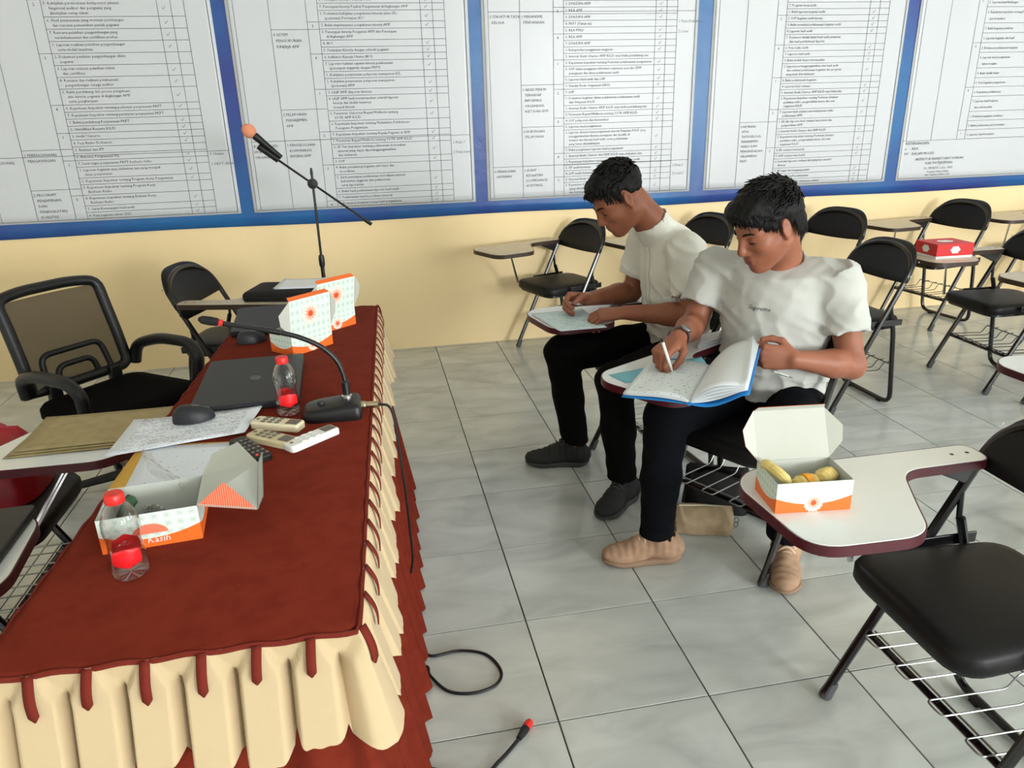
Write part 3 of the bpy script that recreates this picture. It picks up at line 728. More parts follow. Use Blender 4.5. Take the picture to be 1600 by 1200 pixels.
def valance():
    r2 = random.Random(9); n_p = round(tot/VP); jit = [r2.uniform(-1, 1) for _ in range(n_p+2)]
    def fn(u, v):
        ph = u*n_p; k = int(ph) % n_p; f = ph-int(ph); p, n = perim((u*tot) % tot)
        xf = abs(f-.5)*2
        drop = .176+.012*math.sin(k*2.1)+.008*jit[k]-.016*max(0, xf-.55)/.45-.0012*math.sin(f*20)*(v > .95)
        z = drop*v; t = z/.18
        face = 1-max(0, (xf-.70)/.30)**1.1
        off = .005+.046*t+.004*jit[k]*t
        off -= (.030*(1-face))*min(1, max(0, (z-.030)/.03))                 # deep fold between two faces
        if z < .055:
            w_ = .12+.76*(z/.050); q = min(1, max(0, (xf-w_)/.10)); off -= .010*q*math.sin(PI*min(1, (z+.004)/.055))**.7
        off += .0035*math.sin(PI*min(1, z/.05))*(1-xf)
        off -= .010*math.exp(-((z-.050)/.012)**2)*max(0, (xf-.72)/.28)
        if z < .034: off = max(off, .0025)
        q = p+n*off+Vector((-n.y, n.x))*(.012*jit[k]*t*math.sin(PI*f))
        return (q.x, q.y, TH-.004-z)
    return MB().grid(fn, n_p*24, 26, closed=True)
valance().build('valance', 'cream_cloth', table, smooth=80)
b = MB(); pth = []
for k in range(400):
    p, n = perim(k/400*tot); pth.append((p.x+n.x*.003, p.y+n.y*.003, TH-.0062+.0018*math.sin(k*.9)))
b.tube(pth, .0042, 6, closed=True).build('piping', 'maroon_strap', table)
n_p = round(tot/VP)
s0 = segs[0][2]
for k in range(n_p):
    s = (k+.5)/n_p*tot
    if s < s0-.03 or s > s0+segs[1][2]+segs[2][2]+.05: continue      # side behind the table faces away from the photograph
    r2 = random.Random(k); b = MB(); ln_ = .060+.006*r2.uniform(-1, 1); sw = r2.uniform(-.10, .10)
    p, n = perim(s); d = Vector((-n.y, n.x))
    rows = []
    for q in range(8):
        v = q/7; z = TH-.003-ln_*v; off = .0085+.046*(ln_*v/.18)+.006*math.sin(v*PI)
        wd = .0068*(1 if v < .99 else .15)
        c = Vector((p.x, p.y))+n*off+d*(sw*ln_*v)
        rows.append((c-d*wd, c+d*wd, z))
    vs = [(a.x, a.y, z) for a, c, z in rows]+[(c.x, c.y, z) for a, c, z in rows]
    b.add(vs, [(q, q+1, 8+q+1, 8+q) for q in range(7)]); b.build('strap', 'maroon_strap', table, smooth=60, solid=.0022)

# ------------------------------------------------------------------ things on the table
def sheet(name, corners, z, m, label, cat, n=8, sheets=1, curl=.004, group=None, th=.0006, seed=1, zf=None):
    """a sheet or thin stack: corners in order near-left, near-right, far-right, far-left"""
    c = [Vector(p) for p in corners]; o = thing(name, label, cat, (*((c[0]+c[1]+c[2]+c[3])/4), z), 0, group)
    mid = (c[0]+c[1]+c[2]+c[3])/4
    for k in range(sheets):
        r2 = random.Random(seed*17+k); j = [Vector((r2.uniform(-.004, .004), r2.uniform(-.004, .004)))*(1 if k < sheets-1 else 0) for _ in range(4)]
        q = [c[i]+j[i]-mid for i in range(4)]; b = MB()
        vs = []; uv = []
        for i in range(n+1):
            for jv in range(n+1):
                u, v = i/n, jv/n
                p = q[0]*(1-u)*(1-v)+q[1]*u*(1-v)+q[2]*u*v+q[3]*(1-u)*v
                zz = k*th+.0004+curl*((2*u-1)**4*.8*(v)+(2*v-1)**6*.3)+(zf(u, v) if zf else 0)
                vs.append((p.x, p.y, zz)); uv.append((u, v))
        for i in range(n):
            for jv in range(n):
                f = (i*(n+1)+jv, (i+1)*(n+1)+jv, (i+1)*(n+1)+jv+1, i*(n+1)+jv+1)
                b.uv[len(b.f)] = [uv[x] for x in f]; b.f.append(f)
        b.v = vs
        mm = m if k == sheets-1 else 'paper_white'
        b.build('page' if sheets > 1 else 'leaf', mm, o, smooth=60, solid=.0004)
    return o
def rot2(v, a): return Vector((v[0]*math.cos(a)-v[1]*math.sin(a), v[0]*math.sin(a)+v[1]*math.cos(a)))

def laptop(name, c, size, ang, label, z=TH, logo=True, tilt=None):
    o = thing(name, label, 'laptop', (c[0], c[1], z), math.radians(ang))
    w_, d_ = size; out = round_poly([(-w_/2, -d_/2), (w_/2, -d_/2), (w_/2, d_/2), (-w_/2, d_/2)], .012, 4)
    MB().prism(out, .002, .012).build('base', 'black_plastic', o, bevel=.002)
    lid = MB().prism([(x*.995, y*.995) for x, y in out], .0128, .021, .002, .002).build('lid', 'dark_plastic', o)
    MB().tube([(w_/2-.004, -d_*.36, .0105), (w_/2-.004, d_*.36, .0105)], .0045, 8).build('hinge', 'black_plastic', o)
    if logo:
        b = MB()
        for k in range(4):
            x0 = -.0135+.009*k; hh = .014 if k in (1, 2) else .010
            b.add([(x0-.0015, -hh, .0213), (x0+.0015, -hh, .0213), (x0+.0065, hh, .0213), (x0+.0035, hh, .0213)], [(0, 1, 2, 3)])
        q = b.build('logo', 'steel', lid, smooth=0); q.rotation_euler = (0, 0, PI/2); q.location = (.01, 0, 0)
    for sx in (-1, 1):
        for sy in (-1, 1): MB().lathe([(.006, 0), (.006, .003)], 8, (sx*w_*.42, sy*d_*.42, 0)).build('rubber_foot', 'black_plastic', o)
    return o
laptop('laptop', (-.700, -2.655), (.262, .385), 2, 'closed dark laptop with slanted bar logo beside the near water bottle')
laptop('laptop', (-.735, -1.985), (.215, .335), 3, 'closed dark laptop at the far end of the table behind a mouse', logo=False)

def mouse(c, z, ang, label):
    o = thing('computer_mouse', label, 'mouse', (c[0], c[1], z), math.radians(ang))
    b = MB(); n, m = 16, 9
    def fn(u, v):
        a = 2*PI*u; t = v*PI/2
        x = .048*math.cos(a)*math.cos(t)**.6 if v < 1 else 0; y = .030*math.sin(a)*(math.cos(t)**.6 if v < 1 else 0)
        return (x, y, .002+.036*math.sin(t)*(1-.25*(x/.05)))
    b.grid(fn, n, m, closed=True); b.f.append(tuple(range(0, n*m, m)))
    body = b.build('shell', 'dark_plastic', o, smooth=60)
    MB().tube([(.018, 0, .033), (.036, 0, .0265)], .0042, 8).build('scroll_wheel', 'black_plastic', o)
    MB().tube([(.0, -.0005, .0382), (.016, -.0005, .0345)], .0008, 5).build('seam', 'steel', o)
mouse((-.802, -2.895), TH+.0088, 12, 'black wireless mouse on the printed papers')
mouse((-.757, -2.222), TH, 20, 'black mouse beside the microphone head near the far snack carton')

# papers and envelopes at the left edge
sheet('paper_stack', [(-.955, -3.058), (-.675, -2.998), (-.655, -2.842), (-.945, -2.862)], TH+.0045, 'printed_sheet', 'stapled white printed pages with a black mouse on top', 'paper', sheets=4, th=.0008, seed=4)
sheet('document', [(-.872, -3.215), (-.662, -3.255), (-.672, -3.040), (-.880, -3.020)], TH+.0022, 'sparse_sheet', 'white sheet lying on the orange-yellow envelope behind the open carton', 'paper', curl=.001)
sheet('envelope', [(-.905, -3.225), (-.668, -3.268), (-.664, -3.035), (-.898, -3.0)], TH+.0006, 'yellow_paper', 'orange-yellow envelope under a white sheet on the table', 'envelope', curl=.0006)
for k in range(3):
    c = [(-1.285+.01*k, -2.790+.008*k), (-.965+.008*k, -2.790+.008*k), (-.905+.004*k, -2.555), (-1.27, -2.545)]
    sheet('brown_envelope', c, TZ+.0025+.0042*k, 'kraft_paper', ['lowest brown envelope of the pile on the left tablet', 'middle brown envelope of the pile on the left tablet', 'topmost brown envelope of the pile, scribbled on, on the left tablet'][k], 'envelope', curl=.002, group='brown envelopes on the left tablet', seed=k, zf=lambda u, v: .085*max(0, u-.62)*0+.003*u)

# remote controls
def remote(name, c, z, ang, size, m, label, style, tilt=(0, 0)):
    l_, w_, h_ = size
    o = thing(name, label, 'remote', (c[0], c[1], z), rot=(tilt[0], tilt[1], math.radians(ang)))
    out = round_poly([(-l_/2, -w_/2), (l_/2, -w_/2*.9), (l_/2, w_/2*.9), (-l_/2, w_/2)], [.012, .008, .008, .012], 4)
    MB().prism(out, 0, h_, .003, .003).build('body', m, o, bevel=.0015)
    if style == 'tv':
        for i in range(6):
            for j in range(3):
                bm_ = 'red_plastic' if (i, j) == (0, 0) else 'grey_print'
                MB().lathe([(.0032, h_+.0015), (.0038, h_-.0005)], 8, (l_*.40-i*.019, (j-1)*.011, 0)).build('button', bm_, o)
    else:
        MB().box((l_*.34, 0, h_+.0004), (.03, w_*.6, .001)).build('display', 'grey_print', o, bevel=.002)
        for i in range(3):
            for j in range(3): MB().box((l_*.05-i*.018, (j-1)*.012, h_+.0008), (.011, .007, .002)).build('button', 'white_plastic' if style == 'white' else 'grey_print', o, bevel=.0008)
        MB().lathe([(.004, h_+.001), (.0045, h_-.001)], 10, (-l_*.40, 0, 0)).build('button', 'grey_print', o)
remote('air_conditioner_remote', (-.603, -2.972), TH, -26, (.125, .043, .018), 'cream_plastic', 'cream air conditioner remote nearest the water bottle', 'ac')
remote('air_conditioner_remote', (-.606, -3.055), TH, -38, (.125, .045, .017), 'beige_plastic', 'beige air conditioner remote, middle one between the cream and the white remote', 'ac')
remote('air_conditioner_remote', (-.520, -3.072), TH, 40, (.130, .042, .016), 'white_plastic', 'white air conditioner remote at the right of the group', 'white')
remote('tv_remote', (-.648, -3.098), TH, -56, (.135, .040, .015), 'black_plastic', 'small black remote control with round buttons', 'tv')

# water bottles
def bottle(c, label, water):
    o = thing('water_bottle', label, 'bottle', (c[0], c[1], TH)); o.scale = (.96, .96, .92)
    prof = [(.0006, .006), (.020, .0025), (.026, .004), (.0285, .010), (.029, .020), (.0275, .026), (.029, .032), (.0285, .045), (.0268, .056), (.0262, .068), (.0272, .078), (.0292, .088), (.0295, .096), (.0285, .108), (.0255, .120), (.0205, .131), (.0155, .138), (.0130, .142), (.0130, .146)]
    b = MB(); n = 40; vs = []
    for r, z in prof:
        for k in range(n):
            t = 2*PI*k/n; q = 1+(.045*abs(math.cos(4*t)) if z < .018 else 0)+(.014*math.cos(8*t+z*90) if .08 < z < .118 else 0)
            vs.append((r*q*math.cos(t), r*q*math.sin(t), z+(.004*abs(math.cos(2.5*t)) if z < .003 else 0)))
    fs = [(i*n+k, i*n+(k+1) % n, (i+1)*n+(k+1) % n, (i+1)*n+k) for i in range(len(prof)-1) for k in range(n)]
    b.add(vs, fs); b.build('body', 'clear_plastic', o, smooth=60)
    cp = MB(); vs = []; cprof = [(.0148, .142), (.0152, .144), (.0152, .156), (.0135, .159), (.001, .1595)]
    for r, z in cprof:
        for k in range(36):
            t = 2*PI*k/36; q = 1+(.02*(k % 2) if z < .157 else 0); vs.append((r*q*math.cos(t), r*q*math.sin(t), z))
    cp.add(vs, [(i*36+k, i*36+(k+1) % 36, (i+1)*36+(k+1) % 36, (i+1)*36+k) for i in range(4) for k in range(36)]); cp.build('cap', 'red_plastic', o, smooth=40)
    # red printed patch front and back
    for a0 in (-PI*.42, PI*.60):
        lb = MB()
        def fn(u, v):
            z = .028+.036*v; r = .0292-.0025*abs(v-.35)*1.2; wid = .80*(1-abs(2*v-1)**5)**.5+.05
            t = a0+(u-.5)*2*wid; return ((r+.0006)*math.cos(t), (r+.0006)*math.sin(t), z)
        lb.grid(fn, 14, 8); lb.build('label', 'red_label', o, smooth=60)
bottle((-.585, -2.888), 'small clear water bottle with red cap beside the desk microphone', 0)
bottle((-.776, -3.530), 'small clear water bottle with red cap at the near end of the table', 0)

# desk microphone
mic = thing('desk_microphone', 'black gooseneck desk microphone with red ring on the table edge', 'microphone', (-.476, -2.925, TH))
out = round_poly([(-.072, -.045), (.066, -.050), (.066, .050), (-.072, .045)], [.035, .016, .016, .035], 6)
n = len(out); vs = []
for k, (s_, zf) in enumerate(((1, 0), (1.02, .004), (1.0, .018), (.93, .0255), (.80, .029))):
    for x, y in out: vs.append((x*s_, y*s_, 0 if k == 0 else zf+(.010*(x+.07)/.14 if k > 1 else 0)))
b = MB().add(vs, [(q*n+i, q*n+(i+1) % n, (q+1)*n+(i+1) % n, (q+1)*n+i) for q in range(4) for i in range(n)]+[tuple(range(n-1, -1, -1)), tuple(4*n+i for i in range(n))])
mbase = b.build('base', 'black_plastic', mic, smooth=45)
MB().lathe([(.008, .0375), (.009, .0345), (.009, .030)], 14, (-.028, .0, 0)).build('talk_button', 'dark_plastic', mbase)
MB().lathe([(.013, .036), (.014, .040), (.013, .046), (.009, .049)], 16, (.034, .005, 0)).build('collar', 'chrome', mic)
npts = smooth_path([(.034, .005, .045), (.034, .005, .075), (.030, .005, .105), (.018, .005, .138), (-.012, .005, .172), (-.058, .005, .199), (-.10, .005, .214)], 6)
MB().tube(npts, [.0095 if i < 8 else .0058 for i in range(len(npts))], 10).build('gooseneck', 'black_plastic', mic)
MB().tube(smooth_path([(-.10, .005, .214), (-.15, .005, .228), (-.21, .005, .243), (-.222, .005, .2465)], 4), [.0068]*4+[.0050]*4+[.0052]*5, 10).build('stem', 'black_tube', mic)
MB().tube([(-.221, .005, .246), (-.229, .005, .2485)], .0078, 12).build('light_ring', 'red_plastic', mic)
d = Vector((-.97, 0, .25)).normalized(); p = Vector((-.229, .005, .2485))
MB().tube([p, p+d*.004, p+d*.02, p+d*.036, p+d*.044], [.007, .0095, .0105, .0095, .004], 12).build('windscreen', 'bag_black', mic)
MB().tube([(.066, -.004, .020), (.074, -.005, .020), (.078, -.005, .020), (.108, -.012, .021)], [.010, .010, .0085, .0085], 12).build('connector', 'gold_metal', mic)
cb = smooth_path([(-.369, -2.937, .771), (-.345, -2.945, .767), (-.334, -2.955, .735), (-.329, -2.965, .66), (-.322, -2.97, .54), (-.319, -2.96, .42), (-.318, -2.95, .34), (-.326, -2.945, .29)], 8)
tag(MB().tube(cb, .0034, 8).build('microphone_cable', 'cable_black'), 'thin black cable hanging from the desk microphone down the cloth', 'cable')
lp = smooth_path([(-.30, -2.93, .0045), (-.279, -2.938, .0045), (-.207, -2.933, .0045), (-.139, -2.965, .0045), (-.110, -3.036, .0045), (-.132, -3.085, .0045), (-.194, -3.102, .0045), (-.259, -3.08, .0045), (-.300, -3.02, .011), (-.305, -2.985, .011), (-.34, -2.975, .0045), (-.40, -2.99, .0045)], 8)
tag(MB().tube(lp, .0042, 8).build('floor_cable', 'cable_black'), 'black cable looped on the floor by the table skirt', 'cable')
pl = thing('jumper_cable', 'black cable with a red plug lying on the floor at the bottom edge', 'cable', (0, 0, 0))
MB().tube(smooth_path([(-.107, -3.279, .011), (-.13, -3.302, .010), (-.167, -3.333, .007), (-.21, -3.36, .006), (-.30, -3.33, .005), (-.36, -3.30, .005)], 6), .0048, 8).build('cord', 'cable_black', pl)
MB().tube([(-.086, -3.254, .013), (-.092, -3.261, .013), (-.110, -3.282, .012)], [.010, .0105, .007], 10).build('plug_body', 'black_plastic', pl)
MB().tube([(-.072, -3.236, .013), (-.076, -3.241, .013), (-.086, -3.254, .013)], [.0085, .0105, .0105], 10).build('plug_tip', 'red_plastic', pl)

# ------------------------------------------------------------------ snack cartons
def panel(b, a, c, d, e, uvs=((0, 0), (1, 0), (1, 1), (0, 1))): b.quad(a, c, d, e, uvs)
def carton(c, z, ang, label, size=(.155, .105, .066), lid=('hinge_back', 70), name='snack_carton', front='carton_front'):
    """x along the long printed front (front faces -y), lid hinged on a long edge"""
    L_, D, Hh = size
    o = thing(name, label, 'box', (c[0], c[1], z), math.radians(ang), 'orange and mint snack cartons')
    x, y = L_/2, D/2
    t = .0012
    def wall(nm, p, m_, mi='card_grey'):
        w_ = MB().quad(*p).build(nm, m_, o, smooth=0)
        return w_
    def two(nm, p, m_out, par=o, mi='card_inside', nrm=None, uvs=None):
        """outer print and the plain inside as two skins a cardboard's thickness apart"""
        P = [Vector(q) for q in p]; n_ = (P[1]-P[0]).cross(P[2]-P[0]).normalized()
        b1 = MB(); b1.poly(P, uvs or [(0, 0), (1, 0), (1, 1), (0, 1)][:len(P)] if len(P) <= 4 else None)
        a_ = b1.build(nm, m_out, par, smooth=0)
        k = len(P); Q = [q-n_*t for q in P]
        b2 = MB(); b2.add(Q, [tuple(range(k))])
        b2.build('inside', mi, a_, smooth=0)
        return a_
    two('front', [(-x, -y, 0), (x, -y, 0), (x, -y, Hh), (-x, -y, Hh)], front, mi='card_grey')
    two('back', [(x, y, 0), (-x, y, 0), (-x, y, Hh), (x, y, Hh)], 'carton_side', mi='card_grey')
    two('side', [(x, -y, 0), (x, y, 0), (x, y, Hh), (x, -y, Hh)], 'carton_side', mi='card_grey')
    two('side', [(-x, y, 0), (-x, -y, 0), (-x, -y, Hh), (-x, y, Hh)], 'carton_side', mi='card_grey')
    MB().box((0, 0, .0012), (L_-.003, D-.003, .002)).build('bottom', 'card_grey', o, smooth=0)
    kind, op = lid; a = math.radians(op)
    if kind in ('hinge_back', 'hinge_front'):
        s = 1 if kind == 'hinge_back' else -1
        # lid panel leaves the rim at angle a above the horizontal continuation of the box top (0 = wide open outwards, 90 = upright)
        dv = Vector((0, s*math.cos(a), math.sin(a))); o0 = Vector((0, s*y, Hh))
        A, B = o0+Vector((-x, 0, 0)), o0+Vector((x, 0, 0)); C_, E = B+dv*D, A+dv*D
        pr = [B, A, E, C_] if s > 0 else [A, B, C_, E]
        ld = two('lid', pr, 'carton_lid')
        n_in = Vector((0, -s*math.sin(a), math.cos(a)))
        tk = dv*.35+n_in*.94
        two('tuck_flap', [C_, E, E+tk*.018+Vector((.006, 0, 0)), C_+tk*.018-Vector((.006, 0, 0))] if s > 0 else [E, C_, C_+tk*.018-Vector((.006, 0, 0)), E+tk*.018+Vector((.006, 0, 0))], 'card_orange', ld)
        for q, (P, Q) in ((-1, (A, E)), (1, (B, C_))):
            d2 = Vector((q, 0, 0))*.9+n_in*.35
            f1, f2 = P+(Q-P)*.04+d2*.004, P+(Q-P)*.62+d2*.034
            tri = [P, Q, f2, P+(Q-P)*.30+d2*.030]
            two('lid_flap', tri if q > 0 else tri[::-1], ('card_orange' if q < 0 else 'carton_side') if s < 0 else 'card_orange', ld)
        b = MB(); cc = A+(B-A)*.5+dv*D*.30+n_in*.0018; e1 = (B-A).normalized()
        ring = [cc+(e1*math.cos(PI*k/12)+dv*math.sin(PI*k/12))*.018 for k in range(13)]
        ring2 = [cc+(e1*math.cos(PI*k/12)+dv*math.sin(PI*k/12))*.0195 for k in range(13)]
        b.add(ring+ring2, [(k, k+1, 14+k, 13+k) for k in range(12)]); b.build('thumb_cut', 'card_grey', ld, smooth=0)
    return o, two
c1, two1 = carton((.474, -3.418), TZ+.0015, -6.5, 'open snack carton with banana and pastry on the foreground tablet', lid=('hinge_back', 64))
carton((-.590, -2.330), TH, 43, 'snack carton with its lid standing up beside the closed laptops', lid=('hinge_front', 84))
carton((-.520, -2.105), TH, 40, 'second snack carton half hidden behind the one with upright lid', lid=('hinge_front', 80))
c2, two2 = carton((-.768, -3.393), TH, 6, 'open snack carton with crumpled cling film at the near end of the table', lid=('none', 0), size=(.158, .118, .064), front='carton_side')
# its lid is folded open over the table to the right, printed dots turned outwards
x, y, Hh = .079, .059, .064
A, B = Vector((x, -y, Hh)), Vector((x, y, Hh))
C_, E = Vector((x+.100, y-.010, Hh+.014)), Vector((x+.098, -y-.030, Hh-.010))
ld = two2('lid', [A, B, C_, E], 'card_orange', mi='card_grey')
two2('lid_flap', [B, Vector((x+.015, y+.065, Hh+.012)), Vector((x+.062, y+.085, Hh+.020)), C_], 'card_orange', ld)
two2('lid_flap', [A, E, Vector((x+.045, -y+.030, Hh+.022))], 'orange_dots', ld, mi='card_grey', uvs=[(0, 0), (1, 0), (.5, .6)])
two2('tuck_flap', [C_, E, E+Vector((.012, .004, .022)), C_+Vector((.010, .002, .020))], 'card_grey', ld, mi='card_grey')
text('Terima Kasih', .017, Matrix.Translation((-.062, -y-.0012, .0085)) @ Matrix.Rotation(PI/2, 4, 'X'), ('tk', 0), shear=.15)
bake_text(); TEXTM.pop(('tk', 0)).build('printed_words', 'white_plastic', c2, smooth=0)
# orange dotted seal on the front of the near carton
b = MB(); ring = [(.0+.028*math.cos(t), -y-.0010, .026+.018*math.sin(t)) for t in [PI*k/14 for k in range(15)]]
b.poly(ring, [(.5+.5*math.cos(PI*k/14), .5*math.sin(PI*k/14)) for k in range(15)]); b.build('printed_seal', 'orange_dots', c2, smooth=0)
# crumpled film inside and rising out of it
def film(name, c, R_, h, seed, label):
    r2 = np.random.RandomState(seed); b = MB(); ph = r2.uniform(0, 6, 12)
    def fn(u, v):
        a = 2*PI*u; r = R_*(v**.7)*(1+.22*math.sin(3*a+ph[0])+.14*math.sin(7*a+ph[1]))
        z = h*(1-v**1.5)*(.7+.3*math.sin(5*a+ph[2]+v*5))+.010*math.sin(9*a+v*12+ph[3])*v
        return (c[0]+r*math.cos(a), c[1]+r*math.sin(a)*.75, c[2]+max(.003, z))
    o = b.grid(fn, 40, 12, closed=True).build(name, 'cling_film', smooth=25); return tag(o, label, 'film')
film('cling_film', (-.775, -3.392, TH+.003), .046, .045, 3, 'crumpled clear cling film inside the near open carton')
b = MB()
def fn(u, v):
    q = Vector((-.735-.075*v, -3.332+.060*v, TH+.045+.055*v))
    return (q.x+.022*(u-.5)*(1-.3*v)+.005*math.sin(v*9), q.y+.010*math.sin(u*5+v*7), q.z+.006*math.sin(u*8+v*5))
tag(b.grid(fn, 9, 16).build('plastic_wrapper', 'cling_film', smooth=20), 'thin clear plastic strip sticking up out of the near carton', 'wrapper')
b = MB().tube(smooth_path([(-.822, -3.405, TH+.020), (-.818, -3.398, TH+.035), (-.808, -3.388, TH+.055), (-.800, -3.38, TH+.062)], 4), [.006]+[.011]*11+[.004], 8)
tag(b.build('green_leaf_roll', 'leaf_green'), 'dark green leaf wrapped snack in the near open carton', 'snack')
# food in the foreground carton
def W1(l): return c1.matrix_basis @ Vector(l)
ban = thing('banana', 'peeled pale banana leaning at the left inside the foreground carton', 'fruit', W1((-.045, 0, .004)), math.radians(-6.5))
pth = smooth_path([(-.026, .040, .060), (-.022, .020, .066), (-.012, -.005, .062), (.004, -.030, .048)], 5)
MB().tube(pth, [.003, .007]+[.0115]*(len(pth)-4)+[.009, .004], 10).build('flesh', 'banana_skin', ban)
MB().tube([pth[0]+Vector((-.001, .004, -.001)), pth[0], pth[1]], [.004, .0058, .0062], 8).build('tip', 'banana_tip', ban)
def pastry(l, ln_, ang, label, band):
    o = thing('pastry', label, 'pastry', W1(l), math.radians(ang), 'pastries in the foreground carton')
    b = MB(); n_ = 14
    def fn(u, v):
        a = 2*PI*u; t = v*2-1; r = .016*(1-abs(t)**3)**.5+.001; q = 1+.10*math.sin(v*26)+.05*math.sin(a*5)
        return (t*ln_/2, r*q*math.cos(a)*1.1, .014+r*q*math.sin(a)*.9)
    b.grid(fn, 20, 22, closed=True); b.build('roll', 'pastry', o, smooth=60)
    if band: MB().tube([(-.006, 0, .015), (.008, 0, .015)], .0178, 14).build('filling', 'filling_orange', o)
pastry((.000, -.012, .030), .062, 8, 'ridged pale pastry with orange band in the middle of the foreground carton', True)
pastry((.050, .004, .034), .048, 25, 'smaller pale pastry at the right inside the foreground carton', False)

# red gift boxes
def red_box(c, z, ang, size, label):
    L_, D, Hh = size; o = thing('red_box', label, 'box', (c[0], c[1], z), math.radians(ang), 'red boxes on tablets')
    MB().box((0, 0, .006), (L_-.004, D-.004, .012)).build('base', 'white_plastic', o, bevel=.001)
    ld = MB().box((0, 0, .012+(Hh-.012)/2), (L_, D, Hh-.012)).build('lid', 'red_card', o, bevel=.0015)
    for ax, s in (('y', -1), ('x', 1), ('x', -1), ('z', 1)):
        b = MB(); pts = []
        for k in range(24):
            a = 2*PI*k/24; r = 1+.10*math.cos(6*a); u, v = .026*r*math.cos(a), .018*r*math.sin(a)
            pts.append({'y': (u, s*(D/2+.0008), .012+(Hh-.012)/2+v), 'x': (s*(L_/2+.0008), u, .012+(Hh-.012)/2+v), 'z': (u*1.6, v*1.6, Hh+.0008)}[ax])
        b.poly(pts); b.build('emblem', 'white_plastic', ld, smooth=0)
red_box((2.545, -1.285), TZ+.0015, -2, (.205, .165, .072), 'large red box with white emblems on the tablet at the right')
p = world_of('W2', (.33, -.09, 0))
red_box((p.x, p.y), TZ+.0015, 18, (.17, .15, .072), 'small red box with white emblem, half hidden behind the T-shirt man')

# laptop bag with papers on the tablet of the chair by the back wall
p = world_of('BL', (.335, -.095, 0))
bag = thing('laptop_sleeve', 'black padded laptop sleeve on the tablet of the chair by the wall', 'bag', (p.x, p.y, TZ+.0015), math.radians(-15))
out = round_poly([(-.16, -.12), (.16, -.12), (.16, .12), (-.16, .12)], .025, 5)
n = len(out); vs = [(x*s_, y*s_, z) for s_, z in ((.97, 0), (1, .008), (1, .028), (.95, .038), (.7, .043)) for x, y in out]
MB().add(vs, [(q*n+i, q*n+(i+1) % n, (q+1)*n+(i+1) % n, (q+1)*n+i) for q in range(4) for i in range(n)]+[tuple(range(n-1, -1, -1)), tuple(4*n+i for i in range(n))]).build('body', 'bag_black', bag, smooth=50)
MB().tube([(x*1.004, y*1.004, .018) for x, y in out], .002, 5, closed=True).build('zip', 'black_tube', bag)
cx, cy = p.x+.055, p.y+.0
sheet('paper_stack', [(cx-.10, cy-.065), (cx+.11, cy-.10), (cx+.13, cy+.08), (cx-.07, cy+.11)], TZ+.046, 'paper_white', 'loose white papers on the black laptop sleeve by the wall', 'paper', sheets=4, th=.002, seed=9)
# dark laptop on the tablet at the left edge
p = world_of('A', (.335, -.09, 0)); laptop('laptop', (p.x+.0, p.y+.004), (.26, .325), 2, 'dark closed laptop on the tablet at the left picture edge', z=TZ+.0015, logo=False)

# red bag on the seat beside the table
bag = thing('red_bag', 'red bag on the folding chair under the brown envelopes', 'bag', (-1.475, -2.535, .4585))
b = MB()
def fn(u, v):
    a = 2*PI*u; z = .182*v; k = (1-.40*v**2)*(1 if v < .97 else .4)
    ex = lambda c_: math.copysign(abs(c_)**.55, c_)
    return (.155*k*ex(math.cos(a))+.008*math.sin(7*a+v*5)*v, .125*k*ex(math.sin(a))+.006*math.sin(9*a-v*6)*v, z+.010*math.sin(5*a)*v)
b.grid(fn, 44, 16, closed=True); b.f.append(tuple(range(0, 44*16, 16))); b.f.append(tuple(range(15, 44*16, 16)))
b.build('body', 'red_leather', bag, smooth=60)
for s in (-1, 1): MB().tube(smooth_path([(-.06, s*.045, .140), (-.045, s*.05, .178), (.045, s*.05, .178), (.06, s*.045, .140)], 5), .006, 8).build('handle', 'red_leather', bag)

# ------------------------------------------------------------------ mesh office chair (faces +x)
oc_ = thing('office_chair', 'black mesh-back office chair with armrests behind the table', 'chair', (-1.375, -1.665, 0), math.radians(-38))
oc_.scale = (1, 1, .92)
b = MB()
BW = .205
def bx(z): return -.205-.10*((z-.5)/.4)**1.2 if z > .5 else -.205   # back leans away
def bpt(u, z): return (bx(z)-.035*(1-u*u)*0.6, u*BW*(1-.05*(z-.5)), z)
MB().grid(lambda u, v: bpt(-.93+1.86*u, .515+.355*v), 18, 14).build('back_mesh', 'mesh_fabric', oc_, smooth=80, solid=.003)
fr = [bpt(-1, .50), bpt(-1, .65), bpt(-1, .80), bpt(-1.02, .885), bpt(-.5, .90), bpt(.5, .90), bpt(1.02, .885), bpt(1, .80), bpt(1, .65), bpt(1, .50), bpt(.4, .495), bpt(-.4, .495)]
MB().tube(round_path(fr+[fr[0]], .045, 4)[:-1], .0225, 10, closed=True).build('back_frame', 'black_plastic', oc_, smooth=60)
for w_, h_, z0 in ((.125, .135, .50), (.075, .075, .50)):
    MB().tube(round_path([bpt(-w_/BW*1.1, z0), bpt(-w_/BW, z0+h_), bpt(w_/BW, z0+h_), bpt(w_/BW*1.1, z0)], .04, 5), .0125, 8).build('lumbar_support', 'black_plastic', oc_, smooth=60)
out = round_poly([(-.20, -.225), (.26, -.235), (.26, .235), (-.20, .225)], .07, 6); n = len(out)
vs = [(x*s_, y*s_, z) for s_, z in ((.95, .395), (1, .41), (1, .445), (.94, .465), (.7, .472)) for x, y in out]
MB().add(vs, [(q*n+i, q*n+(i+1) % n, (q+1)*n+(i+1) % n, (q+1)*n+i) for q in range(4) for i in range(n)]+[tuple(range(n-1, -1, -1)), tuple(4*n+i for i in range(n))]).build('seat', 'black_fabric', oc_, smooth=60)
